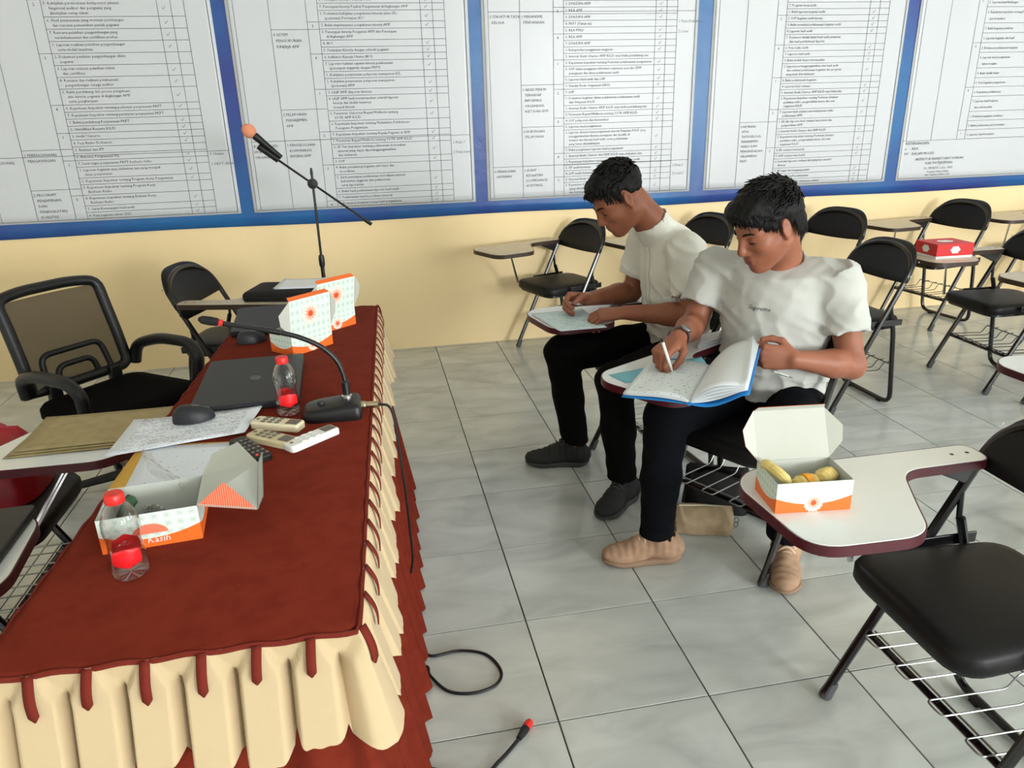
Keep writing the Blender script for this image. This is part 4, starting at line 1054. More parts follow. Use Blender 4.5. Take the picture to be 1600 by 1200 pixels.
for s in (-1, 1):
    MB().box((-.195, s*.13, .46), (.03, .05, .12)).build('back_bracket', 'black_plastic', oc_, bevel=.006)
    ap = round_path([(-.20, s*.232, .50), (-.185, s*.245, .585), (-.06, s*.262, .625), (.12, s*.262, .625), (.175, s*.255, .58), (.155, s*.24, .43)], .07, 5)
    MB().tube(ap, [.025]*len(ap), 8).build('armrest', 'black_plastic', oc_, smooth=60)
MB().tube([(0, 0, .07), (0, 0, .395)], [.028, .022], 12).build('gas_column', 'black_tube', oc_)
for k in range(5):
    a = 2*PI*k/5+.3; e = (.27*math.cos(a), .27*math.sin(a), .075)
    MB().tube([(0, 0, .10), e], [.024, .015], 8).build('base_arm', 'black_plastic', oc_)
    MB().lathe([(.006, -.014), (.026, -.012), (.026, .012), (.006, .014)], 14, (e[0], e[1], .0262), Matrix.Rotation(a, 3, 'Z') @ Matrix.Rotation(PI/2, 3, 'X')).build('caster', 'black_plastic', oc_)

# ------------------------------------------------------------------ microphone stand behind the table
ms = thing('microphone_stand', 'black boom microphone stand near the back wall', 'stand', (-.610, -.68, 0))
MB().tube([(0, 0, .09), (0, 0, .72)], .0105, 10).build('lower_pole', 'black_tube', ms)
MB().tube([(0, 0, .69), (0, 0, .705), (0, 0, .735), (0, 0, .75)], [.013, .0155, .0155, .012], 10).build('clutch', 'black_plastic', ms)
ZC = 1.108
MB().tube([(0, 0, .74), (0, 0, ZC+.06)], .0065, 10).build('upper_pole', 'black_tube', ms)
MB().tube([(0, 0, ZC+.045), (0, 0, ZC+.075)], [.008, .005], 8).build('top_knob', 'black_plastic', ms)
MB().lathe([(.004, -.018), (.024, -.016), (.026, 0), (.024, .016), (.004, .018)], 16, (0, -.012, ZC), Matrix.Rotation(PI/2, 3, 'X')).build('boom_clamp', 'black_plastic', ms)
bd = Vector((-.521, 0, .414)).normalized(); c0 = Vector((0, -.014, ZC))
MB().tube([c0-bd*.335, c0+bd*.285], .0055, 8).build('boom', 'black_tube', ms)
MB().tube([c0-bd*.345, c0-bd*.30], .0095, 8).build('counterweight', 'black_plastic', ms)
MB().tube([c0+bd*.19, c0+bd*.30], .015, 10).build('microphone_clip', 'black_plastic', ms)
mp = Vector((-.188, -.016, 1.290)); md = Vector((-.73, 0, .69)).normalized()
wm = thing('vocal_microphone', 'handheld microphone with salmon foam head clipped to the boom', 'microphone', Vector((-.610, -.68, 0))+mp)
MB().tube([md*-.075, md*.0, md*.075, md*.08], [.0115, .0145, .019, .015], 12).build('handle', 'black_plastic', wm)
b = MB(); R_ = md.to_track_quat('Z', 'Y').to_matrix()
b.lathe([(.001, .146), (.016, .142), (.028, .129), (.033, .112), (.029, .094), (.017, .079)], 16, (0, 0, 0), R_); b.build('foam_head', 'salmon_foam', wm, smooth=60)
for k in range(3):
    a = 2*PI*k/3+.15; MB().tube([(0, 0, .10), (.22*math.cos(a), .22*math.sin(a), .012)], .008, 8).build('leg', 'black_tube', ms)

# ------------------------------------------------------------------ people: signed-distance bodies meshed by surface nets
class SDF:
    def __init__(s): s.p = []
    def add(s, fn, c, r, k=.01, op=0): s.p.append((fn, np.array(c, float), r, k, op)); return s
    def cap(s, a, b, ra, rb, k=.01, op=0):
        a = np.array(a, float); b = np.array(b, float); ba = b-a; L2 = max(ba @ ba, 1e-12)
        def fn(P):
            t = np.clip(((P-a) @ ba)/L2, 0, 1)
            return np.linalg.norm(P-a-t[:, None]*ba, axis=1)-(ra+(rb-ra)*t)
        return s.add(fn, (a+b)/2, math.sqrt(L2)/2+max(ra, rb), k, op)
    def ell(s, c, r, R=None, k=.01, op=0):
        c = np.array(c, float); r = np.array(r, float)
        def fn(P):
            q = P-c
            if R is not None: q = q @ R
            k0 = np.linalg.norm(q/r, axis=1); k1 = np.linalg.norm(q/(r*r), axis=1)+1e-9
            return k0*(k0-1)/k1
        return s.add(fn, c, r.max(), k, op)
    def box(s, c, h, R, rnd, k=.01, op=0):
        c = np.array(c, float); h = np.array(h, float)-rnd
        def fn(P):
            q = np.abs((P-c) @ R)-h
            return np.linalg.norm(np.maximum(q, 0), axis=1)+np.minimum(q.max(1), 0)-rnd
        return s.add(fn, c, np.linalg.norm(h)+rnd, k, op)
    def half(s, pt, n, c, r, k=.002):
        """cut away what lies on the side n points to (inside the sphere c, r)"""
        pt = np.array(pt, float); n = np.array(n, float)/np.linalg.norm(n)
        return s.add(lambda P: -((P-pt) @ n), c, r, k, 1)
    def value(s, P, act):
        d = np.full(len(P), .2)
        for i in act:
            fn, c, r, k, op = s.p[i]
            e = fn(P)
            if op == 0:
                h = np.clip(.5+.5*(d-e)/k, 0, 1); d = d*(1-h)+e*h-k*h*(1-h)
            else:
                e = -e; h = np.clip(.5-.5*(d-e)/k, 0, 1); d = d*(1-h)+e*h+k*h*(1-h)
        return d
    def mesh(s, res, disp=None):
        lo = np.min([c-r for f, c, r, k, o in s.p if o == 0], 0)-3*res; hi = np.max([c+r for f, c, r, k, o in s.p if o == 0], 0)+3*res
        B = 14; n = np.ceil((hi-lo)/res/B).astype(int)*B+1
        g = np.full(n, .2, np.float32); cs = np.array([c for f, c, r, k, o in s.p]); rs = np.array([r for f, c, r, k, o in s.p]); ops = np.array([o for f, c, r, k, o in s.p])
        hb = res*B*.5*1.7321
        for bx_ in range(0, n[0]-1, B):
            for by in range(0, n[1]-1, B):
                for bz in range(0, n[2]-1, B):
                    cb = lo+res*(np.array((bx_, by, bz))+B/2)
                    near_ = np.linalg.norm(cs-cb, axis=1) < rs+hb+.035
                    if not (near_ & (ops == 0)).any(): continue
                    ii = np.stack(np.meshgrid(*[np.arange(q, q+B+1) for q in (bx_, by, bz)], indexing='ij'), -1).reshape(-1, 3)
                    P = lo+res*ii; act = np.nonzero(near_)[0]
                    cd = s.value(cb[None], act)[0]
                    if abs(cd) > hb*1.25+.03: g[bx_:bx_+B+1, by:by+B+1, bz:bz+B+1] = cd; continue
                    d = s.value(P, act)
                    if disp is not None: d = d+disp(P)
                    g[bx_:bx_+B+1, by:by+B+1, bz:bz+B+1] = d.reshape(B+1, B+1, B+1)
        return surface_nets(g, lo, res)
def surface_nets(g, lo, res):
    S = g < 0
    nx, ny, nz = g.shape
    cnt = np.zeros((nx-1, ny-1, nz-1), np.int8)
    for dx in (0, 1):
        for dy in (0, 1):
            for dz in (0, 1): cnt += S[dx:nx-1+dx, dy:ny-1+dy, dz:nz-1+dz]
    cell = (cnt > 0) & (cnt < 8); idx = np.argwhere(cell); ids = np.full(cell.shape, -1, np.int64); ids[cell] = np.arange(len(idx))
    acc = np.zeros((len(idx), 3)); num = np.zeros(len(idx))
    for ax in range(3):
        o = [a for a in range(3) if a != ax]
        for da in (0, 1):
            for db in (0, 1):
                p = idx.copy(); p[:, o[0]] += da; p[:, o[1]] += db; q = p.copy(); q[:, ax] += 1
                a = g[p[:, 0], p[:, 1], p[:, 2]]; b = g[q[:, 0], q[:, 1], q[:, 2]]
                m = (a < 0) != (b < 0); t = np.where(m, a/np.where(a == b, 1, a-b), 0)
                pos = p.astype(float); pos[:, ax] += t
                acc[m] += pos[m]; num[m] += 1
    V = lo+res*(acc/num[:, None]); F = []
    for ax in range(3):
        o = [a for a in range(3) if a != ax]
        sl = [slice(None)]*3; s2 = [slice(None)]*3; sl[ax] = slice(0, -1); s2[ax] = slice(1, None)
        A, B = S[tuple(sl)], S[tuple(s2)]
        e = np.argwhere(A != B); e = e[(e[:, o[0]] > 0) & (e[:, o[1]] > 0) & (e[:, o[0]] < g.shape[o[0]]-1) & (e[:, o[1]] < g.shape[o[1]]-1)]
        if not len(e): continue
        q = []
        for da, db in ((-1, -1), (0, -1), (0, 0), (-1, 0)):
            p = e.copy(); p[:, o[0]] += da; p[:, o[1]] += db; q.append(ids[p[:, 0], p[:, 1], p[:, 2]])
        f = np.stack(q, 1); ins = A[e[:, 0], e[:, 1], e[:, 2]]
        flip = ins if ax != 1 else ~ins
        f[~flip] = f[~flip][:, ::-1]
        F.append(f)
    F = np.concatenate(F); F = F[(F >= 0).all(1)]
    return V, F
def sdf_obj(name, vf, m, parent=None, mats=(), pick=None, origin=None, relax=0):
    V, F = vf
    if origin is not None: V = V-np.array(origin)
    me = bpy.data.meshes.new(name)
    me.vertices.add(len(V)); me.vertices.foreach_set('co', V.astype(np.float32).ravel())
    me.loops.add(F.size); me.loops.foreach_set('vertex_index', F.astype(np.int32).ravel())
    me.polygons.add(len(F)); me.polygons.foreach_set('loop_start', np.arange(0, F.size, 4, dtype=np.int32))
    me.update(calc_edges=True); me.validate()
    me.materials.append(MATS[m])
    for q in mats: me.materials.append(MATS[q])
    me.polygons.foreach_set('use_smooth', np.ones(len(me.polygons), bool))
    if pick is not None and len(me.polygons) == len(F):
        me.polygons.foreach_set('material_index', pick(V[F].mean(1)).astype(np.int32))
    me.update()
    o = link(bpy.data.objects.new(name, me), parent)
    if relax:
        q = o.modifiers.new('relax', 'SMOOTH'); q.iterations = relax; q.factor = .5
    return o
def axes(yaw, pit=0, roll=0):
    """columns forward, left, up; pitch tips the front down"""
    a, p, r = math.radians(yaw), math.radians(pit), math.radians(roll)
    fh = np.array([math.cos(a), math.sin(a), 0]); l = np.array([-math.sin(a), math.cos(a), 0]); z = np.array([0, 0, 1.])
    f = fh*math.cos(p)-z*math.sin(p); u = fh*math.sin(p)+z*math.cos(p)
    return np.stack([f, l*math.cos(r)+u*math.sin(r), u*math.cos(r)-l*math.sin(r)], 1)
def wob(P, f, ph):
    return (np.sin(P @ np.array([f*.8, f*.5, f*.33])+ph)+np.sin(P @ np.array([-f*.45, f*.9, f*.2])+ph*2.1)+np.sin(P @ np.array([f*.2, -f*.4, f*.95])+ph*3.7))/3

def head_prims(S, c, R, o=1.):
    w = lambda q: np.array(c)+R @ (np.array(q)*o)
    S.ell(w((-.014, 0, .040)), (.096*o, .075*o, .081*o), R, .01)
    S.ell(w((.026, 0, -.022)), (.070*o, .062*o, .086*o), R, .03)
    for s in (-1, 1):
        S.cap(w((-.004, s*.052, -.048)), w((.058, s*.016, -.096)), .020*o, .018*o, .03)
        S.ell(w((.054, s*.040, -.022)), (.026*o, .022*o, .022*o), R, .02)
        S.cap(w((.082, s*.010, .020)), w((.064, s*.046, .024)), .0125*o, .010*o, .016)
    S.ell(w((.074, 0, -.064)), (.026*o, .028*o, .026*o), R, .02)
    S.ell(w((.074, 0, -.098)), (.021*o, .022*o, .018*o), R, .02)
    for s in (-1, 1):
        S.ell(w((.092, s*.031, .003)), (.016*o, .018*o, .0105*o), R, .012, 1)
        S.ell(w((.0715, s*.031, .002)), (.0135*o, .0150*o, .0125*o), R, .004)
    S.cap(w((.089, 0, .014)), w((.109, 0, -.026)), .0085*o, .0115*o, .012)
    S.ell(w((.104, 0, -.031)), (.012*o, .0125*o, .0105*o), R, .008)
    for s in (-1, 1): S.ell(w((.094, s*.0135, -.036)), (.0105*o, .008*o, .0075*o), R, .006)
    S.cap(w((.0945, -.017, -.0585)), w((.0945, .017, -.0585)), .0058*o, .0058*o, .006)
    S.cap(w((.0985, -.006, -.0570)), w((.0985, .006, -.0570)), .0052*o, .0052*o, .006)
    S.cap(w((.0945, -.014, -.0700)), w((.0945, .014, -.0700)), .0066*o, .0066*o, .006)
    S.cap(w((.1035, -.021, -.0640)), w((.1035, .021, -.0640)), .0022*o, .0022*o, .003, 1)
    for s in (-1, 1):
        Re = R @ np.array(Matrix.Rotation(s*.35, 3, 'Z') @ Matrix.Rotation(-.2, 3, 'Y'))
        S.ell(w((-.010, s*.0775, .000)), (.0185*o, .0085*o, .031*o), Re, .005)
        S.ell(w((-.006, s*.0865, .003)), (.0105*o, .006*o, .019*o), Re, .005, 1)
        S.ell(w((-.004, s*.0765, -.026)), (.009*o, .007*o, .010*o), Re, .006)
def hand_prims(S, wpos, X, Y, Z, curls, thumb, spread=.0, sc_=1.):
    """X along the fingers, Y to the thumb side, Z out of the back of the hand"""
    X, Y, Z = [np.array(q, float)/np.linalg.norm(q) for q in (X, Y, Z)]
    Y = Y-X*(X @ Y); Y /= np.linalg.norm(Y); Z = Z-X*(X @ Z)-Y*(Y @ Z); Z /= np.linalg.norm(Z)
    w = lambda q: np.array(wpos)+sc_*(X*q[0]+Y*q[1]+Z*q[2])
    ys = (.029, .0095, -.010, -.028); xs = (.088, .092, .088, .080)
    for y_, x_ in zip(ys, xs): S.cap(w((.004, y_*.55, 0)), w((x_, y_, 0)), .0135*sc_, .0105*sc_, .010)
    S.ell(w((.045, 0, -.003)), (.046*sc_, .036*sc_, .0135*sc_), np.stack([X, Y, Z], 1), .012)
    tips = []
    for i, (ls, cu) in enumerate(zip(((.041, .025, .020), (.045, .028, .021), (.041, .026, .020), (.032, .020, .017)), curls)):
        p = np.array((xs[i], ys[i], 0.)); a = 0; r = (.0092, .0094, .0090, .0080)[i]
        for j in range(3):
            a += math.radians(cu[j]); q = p+np.array((math.cos(a)*ls[j], (ys[i]/.03)*spread*ls[j], -math.sin(a)*ls[j]))
            S.cap(w(p), w(q), r*(1-.08*j)*sc_, r*(.93-.08*j)*sc_, .0035); p = q
        tips.append(w(p))
    t = [(.012, .022, -.006)]+list(thumb)
    rr = (.0150, .0112, .0100, .0085)
    for j in range(3): S.cap(w(t[j]), w(t[j+1]), rr[j]*sc_, rr[j+1]*sc_, .006)
    tips.append(w(t[3])); return tips, w

def person(key, label, J, head_c, head_R, skin, shirt_m, trouser_m, hair_fn, hands, chest_yaw, hip_yaw, lean, tee, shoe_m, sole_m, lace_m, feet, hem_z, kind):
    base = (J['pelvis'][0], J['pelvis'][1], 0)
    root = thing('person', label, 'person', base)
    A = {k: np.array(v, float) for k, v in J.items()}
    RC = axes(chest_yaw, lean); RP = axes(hip_yaw, 0)
    # ---- body: one continuous skin
    S = SDF()
    S.ell(A['pelvis'], (.085, .13, .09), RP, .03); S.ell(A['chest'], (.075, .125, .15), RC, .05); S.ell((A['pelvis']+A['chest'])/2, (.075, .11, .13), RC, .05)
    S.cap(A['chest']+RC @ np.array((-.01, 0, .12)), A['neck'], .055, .055, .03)
    for s in 'LR':
        S.cap(A['sh'+s], A['el'+s], .047, .040, .03); S.cap(A['el'+s], A['el'+s]+(A['wr'+s]-A['el'+s])*.35, .041, .043, .015)
        S.cap(A['el'+s]+(A['wr'+s]-A['el'+s])*.3, A['wr'+s], .043, .0265, .012)
        S.cap(A['hip'+s], A['kn'+s], .070, .050, .02); S.cap(A['kn'+s], A['kn'+s]+(A['an'+s]-A['kn'+s])*.4, .050, .047, .02); S.cap(A['kn'+s]+(A['an'+s]-A['kn'+s])*.4, A['an'+s], .047, .031, .02)
        h, t = feet[s]; S.cap((h[0]*.78+t[0]*.22, h[1]*.78+t[1]*.22, .048), (t[0]*.7+h[0]*.3, t[1]*.7+h[1]*.3, .038), .028, .022, .02); S.cap(A['an'+s], (h[0]*.74+t[0]*.26, h[1]*.74+t[1]*.26, .055), .034, .030, .02)
    S.cap(A['chest']+RC @ np.array((-.01, -.10, .125)), A['shR'], .04, .044, .02); S.cap(A['chest']+RC @ np.array((-.01, .10, .125)), A['shL'], .04, .044, .02)
    hw = lambda q: np.array(head_c)+head_R @ np.array(q)
    S.cap(hw((-.028, 0, -.035)), A['neck']-RC @ np.array((0, 0, .015)), .053, .055, .03)
    S.cap(hw((-.042, 0, -.02)), A['neck']+RC @ np.array((-.012, 0, -.01)), .043, .050, .03)
    head_prims(S, head_c, head_R)
    info = {}
    for s in 'LR':
        X, Y, Z, cu, th = hands[s]
        info[s] = hand_prims(S, A['wr'+s], X, Y, Z, cu, th)
    V = S.mesh(.0042)
    def pick(Cn):
        q = (Cn+np.array(base)-np.array(head_c)) @ head_R
        lip = (q[:, 0] > .089) & (np.abs(q[:, 1]) < .021) & (q[:, 2] < -.0555) & (q[:, 2] > -.0755)
        return np.where(lip, 1, 0)
    body = sdf_obj('body', V, skin, root, ('lip_skin',), pick, base)
    # ---- shirt
    S = SDF()
    for s in 'LR':
        e = A['sh'+s]+(A['el'+s]-A['sh'+s])*tee; dn = (A['el'+s]-A['sh'+s])/np.linalg.norm(A['el'+s]-A['sh'+s])
        S.cap(A['sh'+s], e, .066, .074, .03)
        S.half(e+dn*.012, dn, e+dn*.06, .085, .003)
        S.cap(e-dn*.022, e+dn*.12, .053, .059, .003, 1)
    S.ell(A['chest'], (.118, .172, .185), RC, .03); S.ell((A['pelvis']+A['chest'])/2+RC @ np.array((.012, 0, 0)), (.125, .165, .15), RC, .05); S.ell(A['pelvis']+np.array((0, 0, .03)), (.145, .185, .12), RP, .05); S.cap(A['chest'], A['pelvis']+np.array((0, 0, -.04)), .10, .13, .05)
    for s, q in (('L', 1), ('R', -1)):
        S.cap(A['chest']+RC @ np.array((-.012, q*.08, .135)), A['sh'+s], .064, .066, .035)
    nd = np.array(A['neck'])-A['chest']; nd = nd/np.linalg.norm(nd); hn = (hw((-.03, 0, -.04))-A['neck']); hn = hn/np.linalg.norm(hn)
    h2 = hn*.6+nd*.4; h2 = h2/np.linalg.norm(h2)
    S.cap(A['chest']+RC @ np.array((-.02, 0, .12)), A['neck']-RC @ np.array((0, 0, .012)), .085, .070, .03)
    if kind == 'p1': S.cap(A['neck']-h2*.03, A['neck']+h2*.016, .072, .0705, .006)
    else: S.cap(A['neck']-h2*.02, A['neck']-h2*.002, .078, .074, .006)
    S.half(A['neck']+h2*(.026 if kind == 'p1' else .004), h2, A['neck']+h2*.12, .125, .002)
    S.cap(A['neck']-h2*.012, A['neck']+h2*.14, .063 if kind == 'p1' else .066, .066, .003, 1)
    S.half((0, 0, hem_z), (0, 0, -1), (A['pelvis'][0], A['pelvis'][1], hem_z-.13), .26, .004)
    f0 = RC[:, 0]; l0 = RC[:, 1]
    def disp(P):
        q = P-A['chest']; u, v = q @ l0, q[:, 2]; fr_ = np.clip((q @ f0)/.1, -.4, 1)
        rg = lambda x: np.abs(np.sin(x))**.7-.6
        wx = u+.030*np.sin(v*21+chest_yaw)+.012*np.sin(v*47+u*30)
        m1 = .5+.5*np.sin(u*17+v*9+1.3)                         # where the cloth falls in long folds
        d = .0075*rg(44*wx+10*v)*np.clip(.55-v*3, .2, 1)*m1
        wv = v+.35*np.abs(u-.03)+.016*np.sin(u*33)+.010*np.sin(q[:, 0]*41)
        d = d+.0100*rg(62*wv)*np.clip(-v*5+.05, .10, 1)*(.45+.55*np.sin(u*23+v*31+.7)**2)   # sitting folds at the belly
        d = d+.0058*rg(52*(u*.75+v*.66)+1.5*np.sin(v*40))*np.clip((np.abs(u)-.07)*12, 0, 1)    # pulls from the armpits
        d = d+.0030*wob(P, 75, 1.+chest_yaw)+.0012*wob(P, 160, 2.)
        return d
    sv = S.mesh(.0055, disp); shirt = sdf_obj('shirt', sv, shirt_m, root, origin=base)
    # ---- trousers
    S = SDF()
    S.ell(A['pelvis']+np.array((0, 0, -.01)), (.125, .17, .105), RP, .03)
    for s in 'LR':
        S.cap(A['hip'+s], A['kn'+s], .094, .070, .03); k2 = A['kn'+s]+(A['an'+s]-A['kn'+s])*.5
        S.cap(A['kn'+s], k2, .069, .063, .02); S.cap(k2, A['an'+s]+np.array((0, 0, -.01)), .063, .054, .02)
        S.half((0, 0, A['an'+s][2]-.005), (0, 0, -1), A['an'+s]-np.array((0, 0, .07)), .085, .003)
        S.cap(A['an'+s]+np.array((0, 0, .002)), A['an'+s]-np.array((0, 0, .1)), .036, .042, .003, 1)
    S.half((0, 0, A['pelvis'][2]+.055), (0, 0, 1), A['pelvis']+np.array((0, 0, .15)), .2, .003)
    dz = lambda P: .0035*wob(P, 85, 3.)+.003*np.sin(P[:, 2]*95+2*np.sin(P[:, 0]*30))*np.clip((.24-P[:, 2])*6, .1, 1)
    sdf_obj('trousers', S.mesh(.0065, dz), trouser_m, root, origin=base, relax=1)
    # ---- hair
    hair = hair_fn(root, base, head_c, head_R, hw)
    # eyebrows and lash lines
    for s in (-1, 1):
        pts = [hw((.0935, s*.013, .0225)), hw((.0915, s*.026, .0275)), hw((.080, s*.043, .0265)), hw((.070, s*.052, .0215))]
        b = MB().tube([Vector(p)-Vector(base) for p in smooth_path([Vector(p) for p in pts], 4)], [.0022, .003, .0034, .0036, .0036, .0036, .0034, .0032, .003, .0028, .0024, .002, .0012], 6)
        b.build('eyebrow', 'hair_black', root, smooth=60)
        pts = [hw((.0815, s*.018, -.002)), hw((.0860, s*.029, -.0055)), hw((.0795, s*.044, -.0035))]
        MB().tube([Vector(p)-Vector(base) for p in smooth_path([Vector(p) for p in pts], 5)], [.0008]+[.0017]*9+[.0007], 5).build('eyelashes', 'hair_black', root)
    # ---- shoes
    for s in 'LR':
        h, t = np.array(feet[s][0]), np.array(feet[s][1]); d = t-h; L_ = np.linalg.norm(d); yw = math.degrees(math.atan2(d[1], d[0])); RS = axes(yw)
        w_ = lambda x, y, z: np.array((h[0], h[1], 0))+RS[:, 0]*x*L_+RS[:, 1]*y+np.array((0, 0, z))
        S = SDF()
        S.ell(w_(.16, 0, .045), (.052, .040, .045), RS, .02); S.cap(w_(.2, 0, .05), w_(.55, 0, .052), .040, .037, .03); S.ell(w_(.74, .004, .033), (.078, .046, .034), RS, .03); S.cap(w_(.17, 0, .05), w_(.27, 0, .085), .040, .046, .02)
        S.cap(w_(.40, 0, .092), w_(.62, 0, .062), .015, .012, .02)
        S.cap(w_(.25, 0, .09), w_(.25, 0, .16), .038, .043, .004, 1)
        S.half((0, 0, .014), (0, 0, -1), w_(.5, 0, -.14), .30, .002)
        sp = sdf_obj('shoe', S.mesh(.005, lambda P: .0012*wob(P, 120, 1.)+.0016*np.sin(((P-w_(0, 0, 0)) @ RS[:, 0])*260)*np.clip((P[:, 2]-.03)*40, 0, 1)), shoe_m, root, origin=base, relax=1)
        S = SDF(); S.ell(w_(.2, 0, .016), (.058, .043, .016), RS, .02); S.cap(w_(.2, 0, .013), w_(.75, .002, .013), .040, .044, .02); S.ell(w_(.76, .004, .016), (.072, .050, .015), RS, .02)
        S.half((0, 0, .001), (0, 0, -1), w_(.5, 0, -.15), .30, .001); S.half((0, 0, .022), (0, 0, 1), w_(.5, 0, .17), .30, .004)
        sdf_obj('sole', S.mesh(.005), sole_m, sp, origin=base, relax=1)
        for q in range(5):
            x_ = .40+.055*q; z_ = .1150-.0085*q-.0004*q*q
            pp = [w_(x_+.01, -.026, z_-.016), w_(x_+.004, -.012, z_+.001), w_(x_, .0, z_+.005), w_(x_-.004, .012, z_+.001), w_(x_-.01, .026, z_-.016)]
            MB().tube([Vector(p)-Vector(base) for p in smooth_path([Vector(p) for p in pp], 3)], .0044, 6).build('lace', lace_m, sp)
        for sg in (-1, 1):
            pp = [w_(.40, 0, .110), w_(.38, sg*.018, .116), w_(.43, sg*.032, .104), w_(.46, sg*.022, .100), w_(.41, sg*.004, .110)]
            MB().tube([Vector(p)-Vector(base) for p in smooth_path([Vector(p) for p in pp], 4)], .0026, 6).build('lace_bow', lace_m, sp)
    return root, base, info, shirt, sv, RC, A, hw

def hair_short(root, base, c, R, hw):
    S = SDF(); w = hw
    S.ell(w((-.016, 0, .042)), (.102, .0790, .086), R, .01); S.ell(w((.022, 0, .088)), (.070, .060, .038), R, .03)
    cut = [((.088, 0, .062), (.75, 0, -.66)), ((.030, 0, .020), (.55, 0, -.85)), ((-.04, 0, -.030), (.25, 0, -1))]
    S.half(w((.062, 0, .066)), R @ np.array((.80, 0, -.60)), w((.14, 0, -.02)), .17, .01)
    S.half(w((-.02, 0, .012)), R @ np.array((.42, 0, -.9)), w((.02, 0, -.11)), .20, .01)
    S.half(w((-.09, 0, -.045)), R @ np.array((.0, 0, -1)), w((-.08, 0, -.16)), .16, .01)
    for s in (-1, 1): S.ell(w((-.006, s*.084, .004)), (.024, .020, .036), R, .004, 1)
    dn = lambda P: .0035*wob(P, 120, .5)+.0025*wob(P, 260, 1.5)
    h = sdf_obj('hair', S.mesh(.0042, dn), 'hair_black', root, origin=base)
    tufts(h, base, c, R, hw, 11, 420, .050, .45, .014); return h
def hair_full(root, base, c, R, hw):
    S = SDF(); w = hw
    S.ell(w((-.018, 0, .044)), (.109, .085, .090), R, .01); S.ell(w((.028, .0, .082)), (.080, .070, .044), R, .03); S.ell(w((.070, .0, .066)), (.032, .062, .030), R, .03)
    S.half(w((.074, 0, .050)), R @ np.array((.70, 0, -.72)), w((.15, 0, -.04)), .17, .008)
    S.half(w((-.01, 0, -.002)), R @ np.array((.45, 0, -.9)), w((.03, 0, -.12)), .20, .01)
    S.half(w((-.09, 0, -.055)), R @ np.array((.0, 0, -1)), w((-.08, 0, -.17)), .16, .01)
    for s in (-1, 1): S.ell(w((-.006, s*.090, .000)), (.026, .022, .038), R, .004, 1)
    dn = lambda P: .0040*wob(P, 100, .2)+.0028*wob(P, 240, 1.1)
    h = sdf_obj('hair', S.mesh(.0045, dn), 'hair_black', root, origin=base)
    tufts(h, base, c, R, hw, 23, 620, .058, .30, .018, front=.80); return h
def tufts(h, base, c, R, hw, seed, n, ln_, zmin, lift, front=.7):
    """short locks over the crown so that the outline is not smooth"""
    r = np.random.RandomState(seed); b = MB(); k = 0
    while k < n:
        d = r.normal(size=3); d /= np.linalg.norm(d)
        if d[2] < zmin-.25 or (d[0] > front and d[2] < .35): continue
        k += 1
        p0 = np.array((-.016, 0, .044))+d*np.array((.098, .076, .082))
        t = np.array((.55, .35*d[1]+r.normal()*.25, .12+r.normal()*.2)); t = t-d*(t @ d); t /= np.linalg.norm(t)+1e-6
        l_ = ln_*(.45+.55*max(0, d[2]))*r.uniform(.6, 1.1)
        p1 = p0+t*l_*.5+d*lift*.55; p2 = p0+t*l_+d*lift*r.uniform(.2, .8)
        P = [Vector(hw(q)-np.array(base)) for q in (p0, p1, p2)]
        b.tube(P, [.0048, .0042, .0008], 5, cap=False)
    def lock(q0, q1, q2, w0):
        b.tube([Vector(hw(np.array(q))-np.array(base)) for q in (q0, q1, q2)], [w0, w0*.85, .0006], 5, cap=False)
    for k in range(int(n*.16)):                       # fringe
        y = r.uniform(-.062, .062); c_ = math.sqrt(max(.05, 1-(y/.085)**2)); j = r.normal(size=3)*.004
        lock((.045*c_+.02, y*.9, .098), (.088*c_+.004+j[0], y*1.02+j[1], .082+j[2]), (.096*c_+j[0], y*1.08+.010+j[1], (.058 if lift > .016 else .070)+j[2]*2), .0046)
    for s_ in (-1, 1):
        for k in range(int(n*.06)):                   # temples and sideburns
            t_ = r.uniform(0, 1); x_ = .060-.055*t_; j = r.normal(size=3)*.003
            yy = s_*(.058+.020*t_)
            lock((x_-.012, yy*.98, .070-.010*t_), (x_, yy*1.03, .045-.02*t_+j[2]), (x_+.002+j[0], yy*1.005, .028-.042*t_*r.uniform(.5, 1)), .0038)
        for k in range(int(n*.07) if lift > .016 else 0):                   # behind the ear and nape
            t_ = r.uniform(0, 1); x_ = -.035-.062*t_; yy = s_*(.078*math.sqrt(max(.02, 1-((x_+.016)/.1)**2)))
            lock((x_, yy, .02), (x_-.004, yy*1.0, -.015), (x_+.002, yy*.93, -.048-.018*t_+r.normal()*.004), .0038)
    o = b.build('hair_locks', 'hair_black', h, smooth=80); o['kind'] = 'stuff'

# ---- the man in the collarless button shirt
J1 = dict(pelvis=(.875, -1.925, .545), chest=(.805, -1.93, .80), neck=(.705, -1.942, 1.005), shL=(.775, -2.095, .925), shR=(.745, -1.765, .93),
          elL=(.785, -2.165, .705), wrL=(.555, -2.065, .707), elR=(.705, -1.725, .70), wrR=(.475, -1.845, .712),
          hipL=(.85, -2.015, .505), knL=(.490, -2.165, .475), anL=(.510, -2.215, .105), hipR=(.84, -1.835, .505), knR=(.372, -1.835, .495), anR=(.425, -1.855, .105))
fc = [(55, 45, 30), (60, 50, 30), (62, 50, 30), (62, 55, 35)]
fl_ = [(25, 35, 20), (30, 40, 25), (35, 45, 25), (40, 45, 30)]
hands1 = dict(L=((-.93, .34, -.10), (.25, .92, .28), (-.05, -.25, .95), fl_, [(.040, .048, -.020), (.066, .047, -.030), (.086, .036, -.040)]),
              R=((-.95, -.15, .10), (.12, -.55, .80), (.0, .80, .55), fc, [(.038, .046, -.022), (.066, .046, -.040), (.086, .034, -.052)]))
